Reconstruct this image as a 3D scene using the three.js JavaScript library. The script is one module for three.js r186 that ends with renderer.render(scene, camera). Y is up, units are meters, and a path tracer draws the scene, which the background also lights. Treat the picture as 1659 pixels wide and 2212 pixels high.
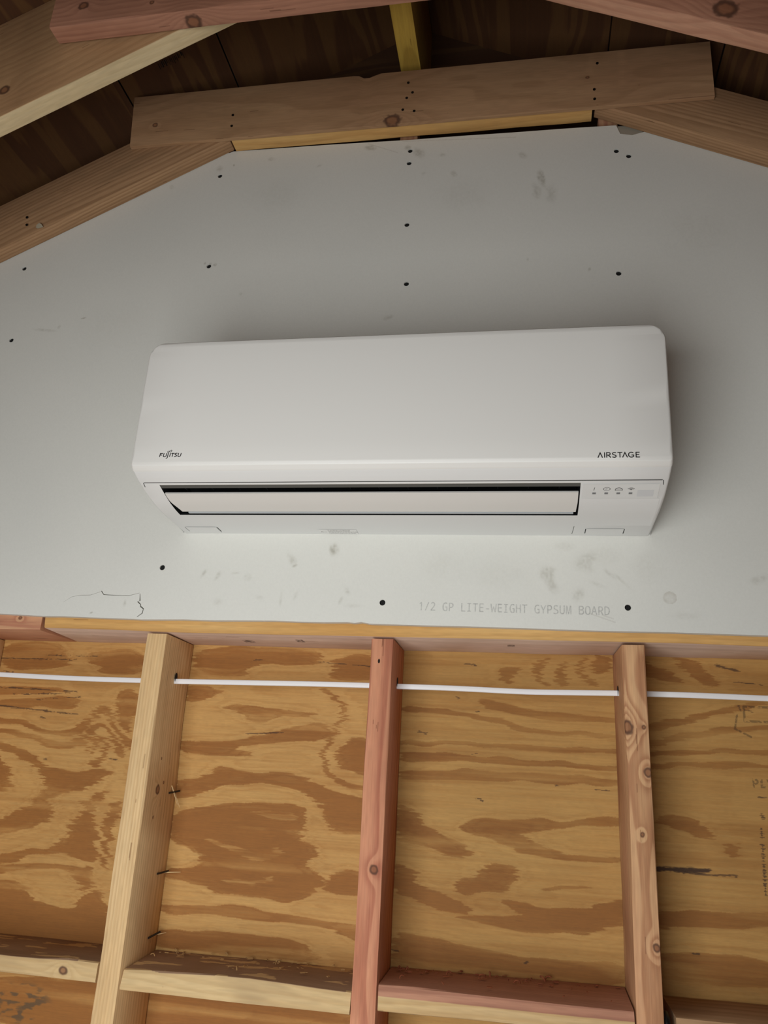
import * as THREE from 'three';
import { RectAreaLightUniformsLib } from 'three/addons/lights/RectAreaLightUniformsLib.js';
import { mergeGeometries, mergeVertices, toCreasedNormals } from 'three/addons/utils/BufferGeometryUtils.js';
import { RoundedBoxGeometry } from 'three/addons/geometries/RoundedBoxGeometry.js';

// ---------------------------------------------------------------- camera, sky, light, exposure
RectAreaLightUniformsLib.init();
const FLOOR = 1.83;                       // underside of the wall's top plate above the floor; wall measures below count from that underside
const scene = new THREE.Scene();
const camera = new THREE.PerspectiveCamera(65.48, 1659 / 2212, 0.02, 60);
camera.rotation.order = 'YXZ';
camera.position.set(0.2431, -0.2255 + FLOOR, 1.3372);
camera.rotation.set(THREE.MathUtils.degToRad(18.416), THREE.MathUtils.degToRad(10.687), THREE.MathUtils.degToRad(3.125));
scene.add(camera);
const renderer = new THREE.WebGLRenderer();
renderer.toneMapping = THREE.LinearToneMapping;
renderer.toneMappingExposure = 1.0;
renderer.shadowMap.enabled = true;
scene.background = new THREE.Color(0.62, 0.70, 0.78);   // bright overcast sky outside the wall opening
// daylight through an unseen opening behind the camera, sized to suit the light
const OPEN = { x: -0.2, w: 1.0, y0: 0.5, y1: 1.88, z: 1.5 };
const day = new THREE.RectAreaLight(new THREE.Color(0.985, 1.0, 0.995), 5.3, OPEN.w, OPEN.y1 - OPEN.y0);
day.position.set(OPEN.x, (OPEN.y0 + OPEN.y1) / 2, OPEN.z - 0.01);
day.lookAt(OPEN.x, (OPEN.y0 + OPEN.y1) / 2, 0);
scene.add(day);

// ---------------------------------------------------------------- helpers
const used = new Map();
function numbered(name) { const n = used.get(name) || 0; used.set(name, n + 1); return n ? `${name}_${String(n).padStart(3, '0')}` : name; }
function put(o, name, label, category, group, kind) {
  o.name = numbered(name); scene.add(o);
  if (label) o.userData.label = label;
  if (category) o.userData.category = category;
  if (group) o.userData.group = group;
  if (kind) o.userData.kind = kind;
  return o;
}
function part(parent, name, geometry, material, label) {
  const m = new THREE.Mesh(geometry, material); m.name = name; parent.add(m);
  if (label) m.userData.label = label;
  return m;
}
function rng(seed) { let s = seed >>> 0; return () => { s = (s + 0x6D2B79F5) >>> 0; let t = s; t = Math.imul(t ^ (t >>> 15), t | 1); t ^= t + Math.imul(t ^ (t >>> 7), t | 61); return ((t ^ (t >>> 14)) >>> 0) / 4294967296; }; }
const PERM = new Uint8Array(520), TAB = new Float32Array(520), GRAD = new Float32Array(256);
{ const r = rng(77); const p = [...Array(256).keys()]; for (let i = 255; i > 0; i--) { const j = Math.floor(r() * (i + 1)); [p[i], p[j]] = [p[j], p[i]]; } for (let i = 0; i < 520; i++) PERM[i] = p[i & 255]; for (let i = 0; i < 256; i++) GRAD[i] = r() * 2 - 1; for (let i = 0; i < 520; i++) TAB[i] = GRAD[PERM[i]]; }
function noise(x, y, z = 0) {             // smooth value noise, -1 to 1
  let xi = Math.floor(x), yi = Math.floor(y), zi = Math.floor(z);
  let u = x - xi, v = y - yi, w = z - zi;
  xi &= 255; yi &= 255; zi &= 255;
  u = u * u * (3 - 2 * u); v = v * v * (3 - 2 * v);
  const a = PERM[xi] + yi, b = PERM[xi + 1] + yi, a1 = PERM[a] + zi, a2 = PERM[a + 1] + zi, b1 = PERM[b] + zi, b2 = PERM[b + 1] + zi;
  const p = TAB[a1], q = TAB[a2], x0 = p + (TAB[b1] - p) * u, x1 = q + (TAB[b2] - q) * u, y0 = x0 + (x1 - x0) * v;
  if (w === 0) return y0;
  w = w * w * (3 - 2 * w);
  const r = TAB[a1 + 1], s = TAB[a2 + 1], x2 = r + (TAB[b1 + 1] - r) * u, x3 = s + (TAB[b2 + 1] - s) * u, y1 = x2 + (x3 - x2) * v;
  return y0 + (y1 - y0) * w;
}
const fbm = (x, y, z = 0) => noise(x, y, z) * 0.57 + noise(x * 2.03 + 7, y * 2.03 + 3, z * 2.03) * 0.29 + noise(x * 4.1 + 1, y * 4.1 + 9, z * 4.1) * 0.14;
const clamp = (v, a = 0, b = 1) => Math.min(b, Math.max(a, v));
const smooth = (a, b, x) => { const t = clamp((x - a) / (b - a)); return t * t * (3 - 2 * t); };
const mix = (a, b, t) => a + (b - a) * t;
function dataTexture(w, h, fill) {        // fill(px, py, out) gives sRGB 0..255; row 0 is the bottom
  const d = new Uint8Array(w * h * 4), c = [0, 0, 0];
  for (let j = 0, k = 0; j < h; j++) for (let i = 0; i < w; i++, k += 4) { fill(i, j, c); d[k] = clamp(c[0], 0, 255); d[k + 1] = clamp(c[1], 0, 255); d[k + 2] = clamp(c[2], 0, 255); d[k + 3] = 255; }
  const t = new THREE.DataTexture(d, w, h, THREE.RGBAFormat);
  t.colorSpace = THREE.SRGBColorSpace; t.magFilter = THREE.LinearFilter; t.minFilter = THREE.LinearFilter; t.needsUpdate = true;
  return t;
}
const mat = (color, roughness = 0.6, extra = {}) => new THREE.MeshStandardMaterial({ color, roughness, ...extra });

// ---------------------------------------------------------------- lumber
const KINDS = {   // early wood, late wood, tint of the odd streak (sRGB)
  tan:   { a: [230, 202, 156], b: [198, 160, 112],  c: [214, 178, 128] },
  straw: { a: [214, 174, 112], b: [186, 138, 78],  c: [200, 150, 84] },
  pale:  { a: [210, 182, 134], b: [184, 150, 102], c: [194, 162, 116] },
  pink:  { a: [204, 142, 110], b: [166, 100, 74],   c: [200, 140, 104] },
  rose:  { a: [200, 146, 112], b: [170, 110, 84],  c: [206, 160, 118] },
  brown: { a: [178, 142, 104],  b: [144, 108, 74],  c: [164, 124, 90] },
  mix:   { a: [210, 172, 124], b: [164, 114, 78],  c: [196, 142, 106] },
  ash:   { a: [222, 196, 174], b: [192, 160, 138],  c: [210, 178, 160] },
  umber: { a: [188, 138, 110], b: [152, 102, 80],   c: [174, 122, 96] },
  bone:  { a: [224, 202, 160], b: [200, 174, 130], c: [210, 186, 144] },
  shadedDust:  { a: [160, 128, 98],  b: [128, 98, 72],   c: [144, 116, 92] },  // dirt on the block tops, with their shade also put into the colour
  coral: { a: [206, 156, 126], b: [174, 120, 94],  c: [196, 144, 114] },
  honey: { a: [196, 158, 114], b: [162, 122, 82],  c: [180, 138, 98] },
  lime:  { a: [196, 164, 72],  b: [158, 122, 44],  c: [186, 148, 58] },
};
const RES = 850;
/* A straight stick of lumber from p0 to p1: `w` across the axis `side`, `h` across the third axis. Its texture is cut from one solid block of
   year rings, so grain runs on from face to face; knots are given as places on its surface. */
function lumber(o) {
  const p0 = new THREE.Vector3(...o.p0), p1 = new THREE.Vector3(...o.p1);
  const X = p1.clone().sub(p0), L = X.length(); X.normalize();
  const Z = new THREE.Vector3(...(o.side || [0, 0, 1])); Z.addScaledVector(X, -Z.dot(X)).normalize();
  const Y = Z.clone().cross(X);
  const basis = new THREE.Matrix4().makeBasis(X, Y, Z);
  const { w, h } = o, e = o.ease ?? 0.0028;
  // outline of the cross-section with eased edges, counter-clockwise in (y, z)
  const ring = [], H = h / 2, W = w / 2;
  for (const [sy, sz, a0] of [[1, 1, 0], [-1, 1, 90], [-1, -1, 180], [1, -1, 270]])
    for (let k = 0; k <= 2; k++) { const a = (a0 + 45 * k) * Math.PI / 180; ring.push([sy * (H - e) + e * Math.cos(a), sz * (W - e) + e * Math.sin(a)]); }
  const per = [0]; const n = ring.length;
  for (let i = 0; i < n; i++) { const a = ring[i], b = ring[(i + 1) % n]; per.push(per[i] + Math.hypot(a[0] - b[0], a[1] - b[1])); }
  const total = per[n];
  const seg = Math.max(2, Math.round(L / (o.step || 0.05))), pos = [], uv = [], idx = [];
  const seed = o.seed || 1, cut0 = o.cut0 || 0, cut1 = o.cut1 || 0, wob = o.wobble ?? 0.0008;
  for (let s = 0; s <= seg; s++) for (let i = 0; i <= n; i++) {
    const [y, z] = ring[i % n]; const t = s / seg;
    const x = mix(cut0 * y, L + cut1 * y, t);
    const edge = s === 0 || s === seg ? 0 : 1;
    const q = noise(x * 9 + seed * 3.1, i % n * 0.7, seed) * wob * edge;
    let yy = y * (1 + q / H), zz = z * (1 + q / W);
    if (o.wane) for (const wn of o.wane) if (Math.sign(y) === wn[0] && Math.sign(z) === wn[1]) { const f = clamp(0.5 + 0.9 * noise(x * wn[3] + seed, 4.4, 1.3)) * wn[2]; yy -= wn[0] * f; zz -= wn[1] * f * 0.8; }
    if (o.dent && y > 0) yy -= o.dent[2] * (1 - smooth(0.5, 1, Math.abs(x - o.dent[0]) / o.dent[1]));
    pos.push(x, yy, zz); uv.push(clamp(x / L, 0.002, 0.998), per[i] / total);
  }
  for (let s = 0; s < seg; s++) for (let i = 0; i < n; i++) { const a = s * (n + 1) + i, b = a + n + 1; idx.push(a, a + 1, b, b, a + 1, b + 1); }
  for (const s of [0, seg]) {              // ends
    const at = pos.length / 3; pos.push(s ? L : 0, 0, 0); uv.push(s ? 0.99 : 0.01, 0.5);
    for (let i = 0; i <= n; i++) { const k = (s * (n + 1) + i) * 3; pos.push(pos[k], pos[k + 1], pos[k + 2]); uv.push(s ? 0.995 : 0.005, per[i] / total); }
    for (let i = 0; i < n; i++) s ? idx.push(at, at + 1 + i, at + 2 + i) : idx.push(at, at + 2 + i, at + 1 + i);
  }
  let g = new THREE.BufferGeometry();
  g.setAttribute('position', new THREE.Float32BufferAttribute(pos, 3));
  g.setAttribute('uv', new THREE.Float32BufferAttribute(uv, 2));
  g.setIndex(idx);
  g = toCreasedNormals(g, 0.6);
  // solid texture
  const K1 = KINDS[o.kind], K2 = o.kind2 && KINDS[o.kind2], inv = basis.clone().setPosition(p0).invert();
  const knots = (o.knots || []).map(([x, y, z, r]) => { const v = new THREE.Vector3(x, y, z).applyMatrix4(inv); return [v.x, v.y, v.z, r || 0.008]; });
  const tw = clamp(Math.round(L * (o.res || RES)), 64, 2048), th = clamp(Math.round(total * (o.res || RES)), 48, 512);
  const [py, pz] = o.pith || [0.05, -0.09], spacing = o.ring || 0.0045, warp = o.warp ?? 0.006, contrast = o.contrast ?? 1;
  let at = 0;
  const rowPos = []; for (let j = 0; j < th; j++) { const d = (j + 0.5) / th * total; while (at < n - 1 && per[at + 1] < d) at++; const a = ring[at], b = ring[(at + 1) % n], t = (d - per[at]) / Math.max(1e-9, per[at + 1] - per[at]); rowPos.push([mix(a[0], b[0], t), mix(a[1], b[1], t)]); }
  const map = dataTexture(tw, th, (i, j, c) => {
    const x = (i + 0.5) / tw * L, [y, z] = rowPos[j];
    let r = Math.hypot(y - py, z - pz) + warp * noise(x * 2.2 + seed * 5, y * 9, z * 9 + seed) + 0.35 * warp * noise(x * 7, y * 30 + seed, z * 30);
    let dark = 0, core = 0;
    for (const k of knots) {
      const dx = x - k[0], dy = y - k[1], dz = z - k[2], d = Math.sqrt(dx * dx * 0.5 + dy * dy + dz * dz), d1 = Math.sqrt(dx * dx * 0.8 + dy * dy + dz * dz) * (1 + 0.18 * noise(x * 200, y * 200, z * 200));
      r += 1.7 * k[3] * Math.exp(-(d * d) / (k[3] * k[3] * 5)) ;
      core = Math.max(core, 1 - smooth(k[3] * 0.75, k[3] * 1.05, d1));
      dark = Math.max(dark, smooth(k[3] * 1.35, k[3] * 0.95, d1) * smooth(k[3] * 0.5, k[3] * 0.9, d1));
    }
    const f = r / spacing, ph = f - Math.floor(f);
    const ringTone = smooth(0.25, 0.85, ph) * (1 - smooth(0.9, 1, ph));
    const fiber = noise(x * 14, y * 900 + seed, z * 900), streak = noise(x * 3 + seed * 9, y * 130, z * 130), broad = fbm(x * 3.5 + seed, y * 16, z * 16);
    const K = K2 && o.where(y / H, z / W, x) ? K2 : K1;
    const t = clamp((0.12 + 0.62 * ringTone + 0.2 * fiber + 0.2 * streak) * contrast), q = clamp(0.5 + 0.7 * broad);
    for (let m = 0; m < 3; m++) {
      let v = mix(mix(K.a[m], K.c[m], q), K.b[m], t);
      v *= 1 + 0.035 * noise(x * 60, y * 420, z * 420);
      v = mix(v, [122, 74, 44][m], core * 0.62); v = mix(v, [58, 34, 22][m], dark * 0.62);
      c[m] = v;
    }
    if (o.stain) { const st = smooth(0.15, 0.6, fbm(x * 5 + seed * 2, y * 22, z * 22 + 5)) * o.stain; for (let m = 0; m < 3; m++) c[m] = mix(c[m], [112, 88, 62][m], st); }
    if (fiber > 0.86 && streak < -0.2) { c[0] *= 0.78; c[1] *= 0.74; c[2] *= 0.7; }
    if (o.ink) for (const [a, b, yy, zz, ry] of o.ink) if (x > a && x < b && Math.abs(y - yy) < ry && Math.abs(z - zz) < ry && noise(x * 260, y * 900, z * 900) > 0.05) { c[0] *= 0.45; c[1] *= 0.42; c[2] *= 0.42; }
  });
  const m = new THREE.Mesh(g, new THREE.MeshStandardMaterial({ map, roughness: 0.82 }));
  m.matrix.copy(basis).setPosition(p0); m.matrix.decompose(m.position, m.quaternion, m.scale);
  // a thing with parts becomes a group so that nails and splinters can hang from it
  if (!o.parts) { put(m, o.name, o.label, o.category, o.group); return m; }
  const gr = new THREE.Group(); gr.position.copy(p0);
  put(gr, o.name, o.label, o.category, o.group);
  m.position.sub(p0); m.name = o.body || 'board'; gr.add(m);
  return gr;
}
const nailHead = new THREE.CylinderGeometry(0.0028, 0.0028, 0.0012, 14).rotateX(Math.PI / 2);
const nailMat = mat(0x15100c, 0.6, { metalness: 0.4 });
function nails(thing, list, z) { for (const [x, y] of list) { const m = part(thing, 'nail_head', nailHead, nailMat, 'dark sunken nail head'); m.position.set(x, y, z).sub(thing.position); } }

// ---------------------------------------------------------------- measures of the gable wall and roof (metres from the plate's underside and the studs' front)
const DEPTH = 0.13;                                  // stud depth: the plywood lies behind it
const SLOPE = 0.5, UNDER = 1.257, DECK = 1.524;      // roof rises 6 in 12; heights of the rafters' underside and of the roof deck at the middle
const HALF = 2.75, BACK = OPEN.z;                    // half width of the shed, wall with the opening

// ---------------------------------------------------------------- plywood
/* Figure of the rotary-cut veneer: dark late-wood fields (outlines in millimetres on the panel) with edges torn along the grain. */
const dark=[[[-815,-2],[-661,-1],[-672,-22],[-637,-44],[-670,-54],[-802,-63]],[[-617,-21],[-490,-8],[-482,-62],[-599,-61],[-583,-43],[-619,-35]],[[-856,-99],[-704,-89],[-627,-96],[-691,-105],[-852,-113]],[[-850,-124],[-713,-115],[-621,-102],[-613,-131],[-686,-127],[-846,-137]],[[-843,-151],[-726,-153],[-697,-169],[-627,-173],[-597,-154],[-586,-132],[-569,-120],[-548,-126],[-534,-152],[-510,-180],[-482,-183],[-479,-200],[-503,-197],[-525,-177],[-545,-148],[-565,-131],[-577,-142],[-589,-171],[-620,-185],[-695,-180],[-728,-164],[-840,-162]],[[-837,-175],[-736,-173],[-683,-188],[-643,-195],[-605,-189],[-585,-167],[-568,-151],[-548,-156],[-529,-181],[-508,-197],[-502,-218],[-524,-215],[-533,-186],[-554,-161],[-568,-164],[-585,-194],[-621,-207],[-681,-201],[-729,-183],[-835,-184]],[[-581,-213],[-580,-192],[-564,-176],[-544,-182],[-541,-211],[-550,-229],[-562,-238],[-576,-230],[-570,-221],[-558,-223],[-551,-208],[-553,-189],[-562,-187],[-572,-198],[-571,-217]],[[-742,-195],[-663,-238],[-599,-246],[-534,-234],[-523,-248],[-562,-265],[-592,-281],[-647,-296],[-647,-308],[-627,-323],[-643,-337],[-787,-382],[-794,-354],[-695,-319],[-659,-284],[-659,-259],[-705,-228],[-831,-199]],[[-827,-216],[-765,-222],[-731,-254],[-727,-284],[-805,-309]],[[-538,-269],[-522,-277],[-555,-303],[-552,-323],[-533,-346],[-538,-374],[-520,-396],[-537,-405],[-571,-392],[-633,-388],[-695,-408],[-776,-429],[-780,-413],[-684,-389],[-612,-375],[-593,-354],[-596,-338],[-571,-320],[-579,-302]],[[-776,-429],[-676,-408],[-606,-405],[-558,-414],[-546,-402],[-522,-435],[-543,-444],[-552,-471],[-546,-455],[-565,-422],[-609,-412],[-669,-418],[-772,-445]],[[-772,-445],[-665,-437],[-644,-466],[-615,-476],[-568,-480],[-549,-463],[-529,-447],[-512,-442],[-475,-499],[-473,-564],[-745,-557]],[[-511,-288],[-491,-299],[-508,-333],[-507,-364],[-508,-411],[-517,-415],[-519,-373],[-531,-334],[-521,-309]],[[-543,-100],[-502,-85],[-482,-124],[-506,-150],[-496,-180],[-519,-159],[-538,-130]],[[-399,-2],[-143,0],[-133,-21],[-163,-35],[-268,-34],[-285,-47],[-270,-60],[-392,-55]],[[-124,-17],[-27,-5],[-24,-61],[-130,-60],[-109,-42]],[[-408,-77],[-309,-81],[-340,-92],[-371,-106],[-403,-110]],[[-333,-114],[-283,-110],[-215,-111],[-165,-116],[-125,-123],[-173,-131],[-204,-126],[-234,-139],[-261,-141],[-276,-129]],[[-171,-145],[-111,-134],[-109,-163],[-165,-170],[-275,-179],[-296,-188],[-238,-193],[-294,-204],[-404,-203],[-408,-176],[-298,-175],[-254,-165]],[[-405,-262],[-384,-247],[-335,-239],[-315,-219],[-256,-231],[-204,-224],[-151,-229],[-115,-251],[-22,-262],[-18,-318],[-80,-326],[-101,-316],[-117,-278],[-153,-253],[-210,-244],[-289,-250],[-332,-263],[-344,-275],[-402,-282]],[[-407,-311],[-329,-288],[-277,-280],[-241,-283],[-155,-277],[-141,-295],[-151,-330],[-158,-338],[-133,-340],[-111,-358],[-147,-371],[-109,-384],[-102,-412],[-142,-433],[-170,-439],[-225,-432],[-276,-436],[-315,-428],[-320,-421],[-404,-419],[-406,-404],[-324,-394],[-341,-361],[-400,-357]],[[-411,-461],[-308,-453],[-223,-450],[-160,-456],[-99,-459],[-18,-470],[-16,-491],[-73,-481],[-98,-469],[-180,-469],[-263,-468],[-408,-475]],[[-409,-501],[-324,-491],[-260,-493],[-206,-492],[-136,-497],[-107,-509],[-94,-525],[-400,-529]],[[-78,-162],[-27,-155],[-24,-223],[-66,-223],[-106,-203]],[[-110,-89],[-90,-121],[-105,-151],[-121,-176],[-126,-196],[-117,-220],[-94,-242],[-22,-248],[-23,-242],[-86,-234],[-109,-215],[-119,-196],[-108,-171],[-92,-146],[-81,-121],[-97,-88],[-138,-69],[-128,-85]],[[-104,-387],[-23,-374],[-21,-417],[-97,-426]],[[-773,-597],[-460,-584],[-12,-572],[-9,-618],[-750,-688]],[[12,-101],[92,-102],[163,-111],[219,-125],[275,-134],[416,-132],[415,-140],[251,-141],[187,-126],[92,-112],[12,-113]],[[15,-161],[114,-157],[235,-158],[314,-160],[414,-159],[414,-167],[275,-169],[135,-164],[15,-171]],[[16,-181],[155,-179],[275,-185],[413,-184],[413,-195],[251,-195],[115,-190],[16,-197]],[[13,-209],[156,-204],[274,-207],[412,-206],[412,-219],[255,-220],[116,-219],[14,-228]],[[137,-80],[203,-90],[315,-105],[417,-109],[416,-119],[276,-115],[175,-99]],[[356,-8],[370,0],[388,-5],[391,-21],[379,-33],[363,-32],[354,-22]],[[346,-2],[337,-25],[353,-44],[380,-57],[364,-60],[333,-41],[329,-17],[338,-2]],[[318,-5],[305,-34],[320,-53],[308,-58],[293,-50],[291,-34],[305,-17]],[[252,-15],[285,-1],[264,-35],[276,-47],[292,-58],[272,-55],[256,-39]],[[195,-27],[244,-21],[219,-36],[215,-53],[199,-57],[195,-37]],[[11,-263],[45,-277],[61,-286],[86,-304],[94,-315],[142,-323],[146,-348],[127,-353],[79,-334],[14,-327]],[[122,-309],[157,-285],[220,-278],[293,-281],[410,-263],[409,-281],[304,-287],[254,-301],[227,-306],[273,-322],[333,-332],[407,-331],[406,-341],[318,-340],[235,-335],[189,-316]],[[120,-389],[170,-368],[181,-349],[231,-356],[223,-378],[212,-396],[185,-397],[132,-406]],[[12,-357],[61,-379],[53,-394],[120,-407],[159,-428],[132,-434],[54,-418],[14,-407]],[[189,-405],[235,-409],[272,-416],[324,-411],[364,-399],[411,-389],[410,-426],[366,-439],[330,-449],[271,-454],[197,-446],[117,-438],[132,-434],[189,-433],[235,-433],[220,-424]],[[17,-470],[83,-472],[160,-483],[234,-490],[407,-482],[405,-521],[20,-528]],[[254,-387],[295,-380],[368,-380],[309,-388]],[[432,-116],[546,-93],[607,-71],[666,-67],[545,-104],[431,-132]],[[430,-147],[507,-125],[582,-114],[677,-106],[676,-116],[544,-127],[429,-160]],[[429,-162],[542,-153],[673,-147],[672,-156],[504,-162],[429,-174]],[[429,-179],[541,-172],[670,-171],[670,-178],[503,-181],[428,-192]],[[437,-1],[456,-13],[494,-28],[516,-47],[474,-44],[435,-34]],[[484,2],[522,1],[576,-45],[549,-52],[513,-23]],[[451,-261],[509,-259],[546,-287],[538,-298],[496,-286],[450,-275]],[[436,-401],[524,-404],[648,-385],[645,-418],[487,-423],[434,-437]],[[432,-467],[520,-457],[640,-463],[637,-500],[430,-506]],[[561,-300],[574,-295],[582,-304],[579,-316],[565,-318],[559,-310]]];
const light=[[[-331,-341],[-272,-357],[-232,-369],[-191,-352],[-174,-351],[-210,-379],[-253,-375],[-321,-352]],[[-288,-407],[-228,-410],[-192,-389],[-206,-412],[-268,-424]],[[-409,-354],[-342,-358],[-317,-379],[-368,-390],[-406,-373]],[[-258,-292],[-158,-292],[-159,-312],[-217,-304]]];
const streak=[[[-807,-37],[-639,-35],3],[[-716,-28],[-595,-27],2],[[-274,-26],[-257,-25],3],[[-141,-26],[-43,-31],2],[[-795,-94],[-627,-97],4],[[-761,-107],[-641,-101],3],[[-786,-130],[-619,-140],4],[[-708,-115],[-618,-107],2],[[-268,-161],[-201,-157],4],[[-802,-63],[-771,-63],4],[[-692,-148],[-686,-149],5],[[-671,-226],[-666,-226],6],[[-532,-219],[-523,-220],5],[[134,-21],[151,-24],4],[[453,-343],[525,-341],11],[[492,-346],[570,-346],6],[[567,-12],[600,-21],7],[[592,-39],[639,-43],3],[[616,-224],[630,-224],5],[[617,-251],[620,-256],5],[[615,-272],[612,-371],2],[[355,-226],[378,-227],3],[[292,-223],[292,-223],5],[[117,-81],[122,-83],5],[[158,-251],[166,-254],3],[[147,-178],[157,-177],3],[[156,-106],[159,-106],3],[[606,-86],[617,-88],3],[[596,-79],[599,-87],3],[[19,-496],[30,-497],4],[[52,-144],[64,-147],4],[[499,-462],[504,-462],5],[[238,-496],[241,-495],4]];
const screws=[[-411,999],[6,991],[8,837],[13,697],[7,1023],[423,979],[446,964],[416,694],[-407,767],[-838,791],[-830,612],[-414,118],[-1,59],[405,57]];
const smudge=[[-93,152,11,13,0,0.3],[-170,138,8,16,35,0.14],[-163,123,6,3,25,0.22],[-332,108,5,11,-30,0.16],[-305,104,5,11,-30,0.12],[-273,109,9,3,0,0.12],[-248,101,8,8,0,0.08],[-183,64,3,15,0,0.1],[-157,68,4,14,-20,0.08],[-299,56,14,8,0,0.08],[-223,65,10,5,0,0.08],[-64,78,6,9,20,0.12],[-75,62,4,10,-25,0.1],[-53,53,18,4,0,0.07],[276,114,18,14,30,0.16],[284,92,12,20,20,0.14],[340,133,22,20,0,0.1],[328,77,12,14,-30,0.14],[358,95,16,5,-20,0.09],[379,113,4,14,50,0.1],[399,100,22,3,-45,0.1],[603,107,16,8,20,0.1],[277,927,9,24,12,0.26],[267,894,11,22,8,0.16],[294,886,14,26,0,0.12],[240,988,8,14,30,0.14],[100,955,7,10,40,0.16],[75,1005,10,6,10,0.13],[26,1016,14,16,40,0.2],[1,1033,8,8,0,0.22],[-79,1040,16,8,-12,0.2],[37,962,8,5,0,0.12],[-20,622,12,6,20,0.13],[-188,1004,8,3,25,0.13],[-414,1018,10,10,0,0.14],[-404,773,4,4,0,0.2],[-394,770,5,4,20,0.3],[-416,775,4,4,0,0.2],[-672,657,8,2.5,12,0.35],[-758,633,30,4,-6,0.12],[-724,639,6,4,50,0.12],[-329,695,5,5,0,0.1],[-520,979,7,7,0,0.1],[-382,1025,3,4,0,0.35],[-299,1032,10,6,0,0.14],[363,707,3,5,-30,0.16],[248,737,3,4,0,0.13],[-477,52,4,8,0,0.16],[-540,32,5,2,20,0.35],[96,127,40,30,0,0.03],[199,111,60,26,0,0.03],[367,145,40,18,0,0.04],[307,161,20,8,0,0.05],[493,45,30,8,0,0.05],[440,125,28,24,0,0.03],[120,902,60,40,0,0.04],[-274,938,70,40,0,0.03],[557,777,70,50,0,0.03],[-606,639,80,50,0,0.02]];
const dimple=[471,74];
const crackA=[[-599,51],[-584,61],[-569,64],[-547,65],[-529,71]];
const crackB=[[-527,73],[-521,66],[-495,65],[-470,65],[-451,70]];
const crackC=[[-450,69],[-448,56],[-452,54],[-446,49],[-445,45],[-439,41],[-440,33],[-449,26]];
const scratch=[[[-85,1052],[-19,1021]],[[-10,1050],[226,1035]],[[345,46],[385,32]],[[364,44],[382,38]]];

function raster(polys, x0, y0, w, h, scale) {        // soft mask of polygons
  const cv = document.createElement('canvas'); cv.width = w; cv.height = h; const g = cv.getContext('2d');
  g.fillStyle = '#000'; g.fillRect(0, 0, w, h); g.fillStyle = '#fff';
  for (const p of polys) {
    g.beginPath();
    const q = p.map(([a, b]) => [(a - x0) * scale, h - (b - y0) * scale]);
    for (let i = 0; i < q.length; i++) { const a = q[i], b = q[(i + 1) % q.length]; const m = [(a[0] + b[0]) / 2, (a[1] + b[1]) / 2]; i ? g.quadraticCurveTo(a[0], a[1], m[0], m[1]) : g.moveTo(m[0], m[1]); }
    const a = q[0], b = q[1]; g.quadraticCurveTo(a[0], a[1], (a[0] + b[0]) / 2, (a[1] + b[1]) / 2);
    g.fill();
  }
  const d = g.getImageData(0, 0, w, h).data; let m = new Float32Array(w * h);
  for (let j = 0; j < h; j++) for (let i = 0; i < w; i++) m[(h - 1 - j) * w + i] = d[(j * w + i) * 4] / 255;
  const blur = (src, rx, ry) => {
    const t = new Float32Array(w * h), o = new Float32Array(w * h);
    for (let j = 0; j < h; j++) { let s = 0; for (let i = -rx; i < w; i++) { if (i + rx < w) s += src[j * w + i + rx]; if (i - rx - 1 >= 0) s -= src[j * w + i - rx - 1]; if (i >= 0) t[j * w + i] = s / (2 * rx + 1); } }
    for (let i = 0; i < w; i++) { let s = 0; for (let j = -ry; j < h; j++) { if (j + ry < h) s += t[(j + ry) * w + i]; if (j - ry - 1 >= 0) s -= t[(j - ry - 1) * w + i]; if (j >= 0) o[j * w + i] = s / (2 * ry + 1); } }
    return o;
  };
  const fine = blur(blur(m, 5, 2), 3, 1); fine.wide = blur(blur(m, 22, 14), 18, 10);
  return fine;
}
const PLY = { x0: -950, y0: -800, x1: 950, y1: 100 };
const plyScale = 2048 / (PLY.x1 - PLY.x0), plyW = 2048, plyH = Math.round((PLY.y1 - PLY.y0) * plyScale);
const mDark = raster(dark, PLY.x0, PLY.y0, plyW, plyH, plyScale), mLight = raster(light, PLY.x0, PLY.y0, plyW, plyH, plyScale);
function plyTone(c, x, y, tone, seed, warm = 0) {    // tone 0 light early wood .. 1 dark late wood
  const fine = noise(x * 30 + seed, y * 1500), mid = noise(x * 12, y * 420 + seed), big = fbm(x * 5 + seed, y * 9);
  const t = clamp(tone + 0.10 * fine + 0.10 * mid);
  for (let m = 0; m < 3; m++) {
    let v = mix([192, 149, 88][m], [142, 91, 39][m], t);
    v = mix(v, [166, 114, 55][m], clamp(0.3 + 0.6 * big) * 0.3 + warm);
    c[m] = v * (1 + 0.04 * fine + 0.03 * noise(x * 160, y * 800, seed));
  }
}
const streakList = streak.map(([a, b, w]) => [a[0] / 1000, a[1] / 1000, b[0] / 1000, b[1] / 1000, w * (w > 10 ? 0.00034 : 0.00027)]);
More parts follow.
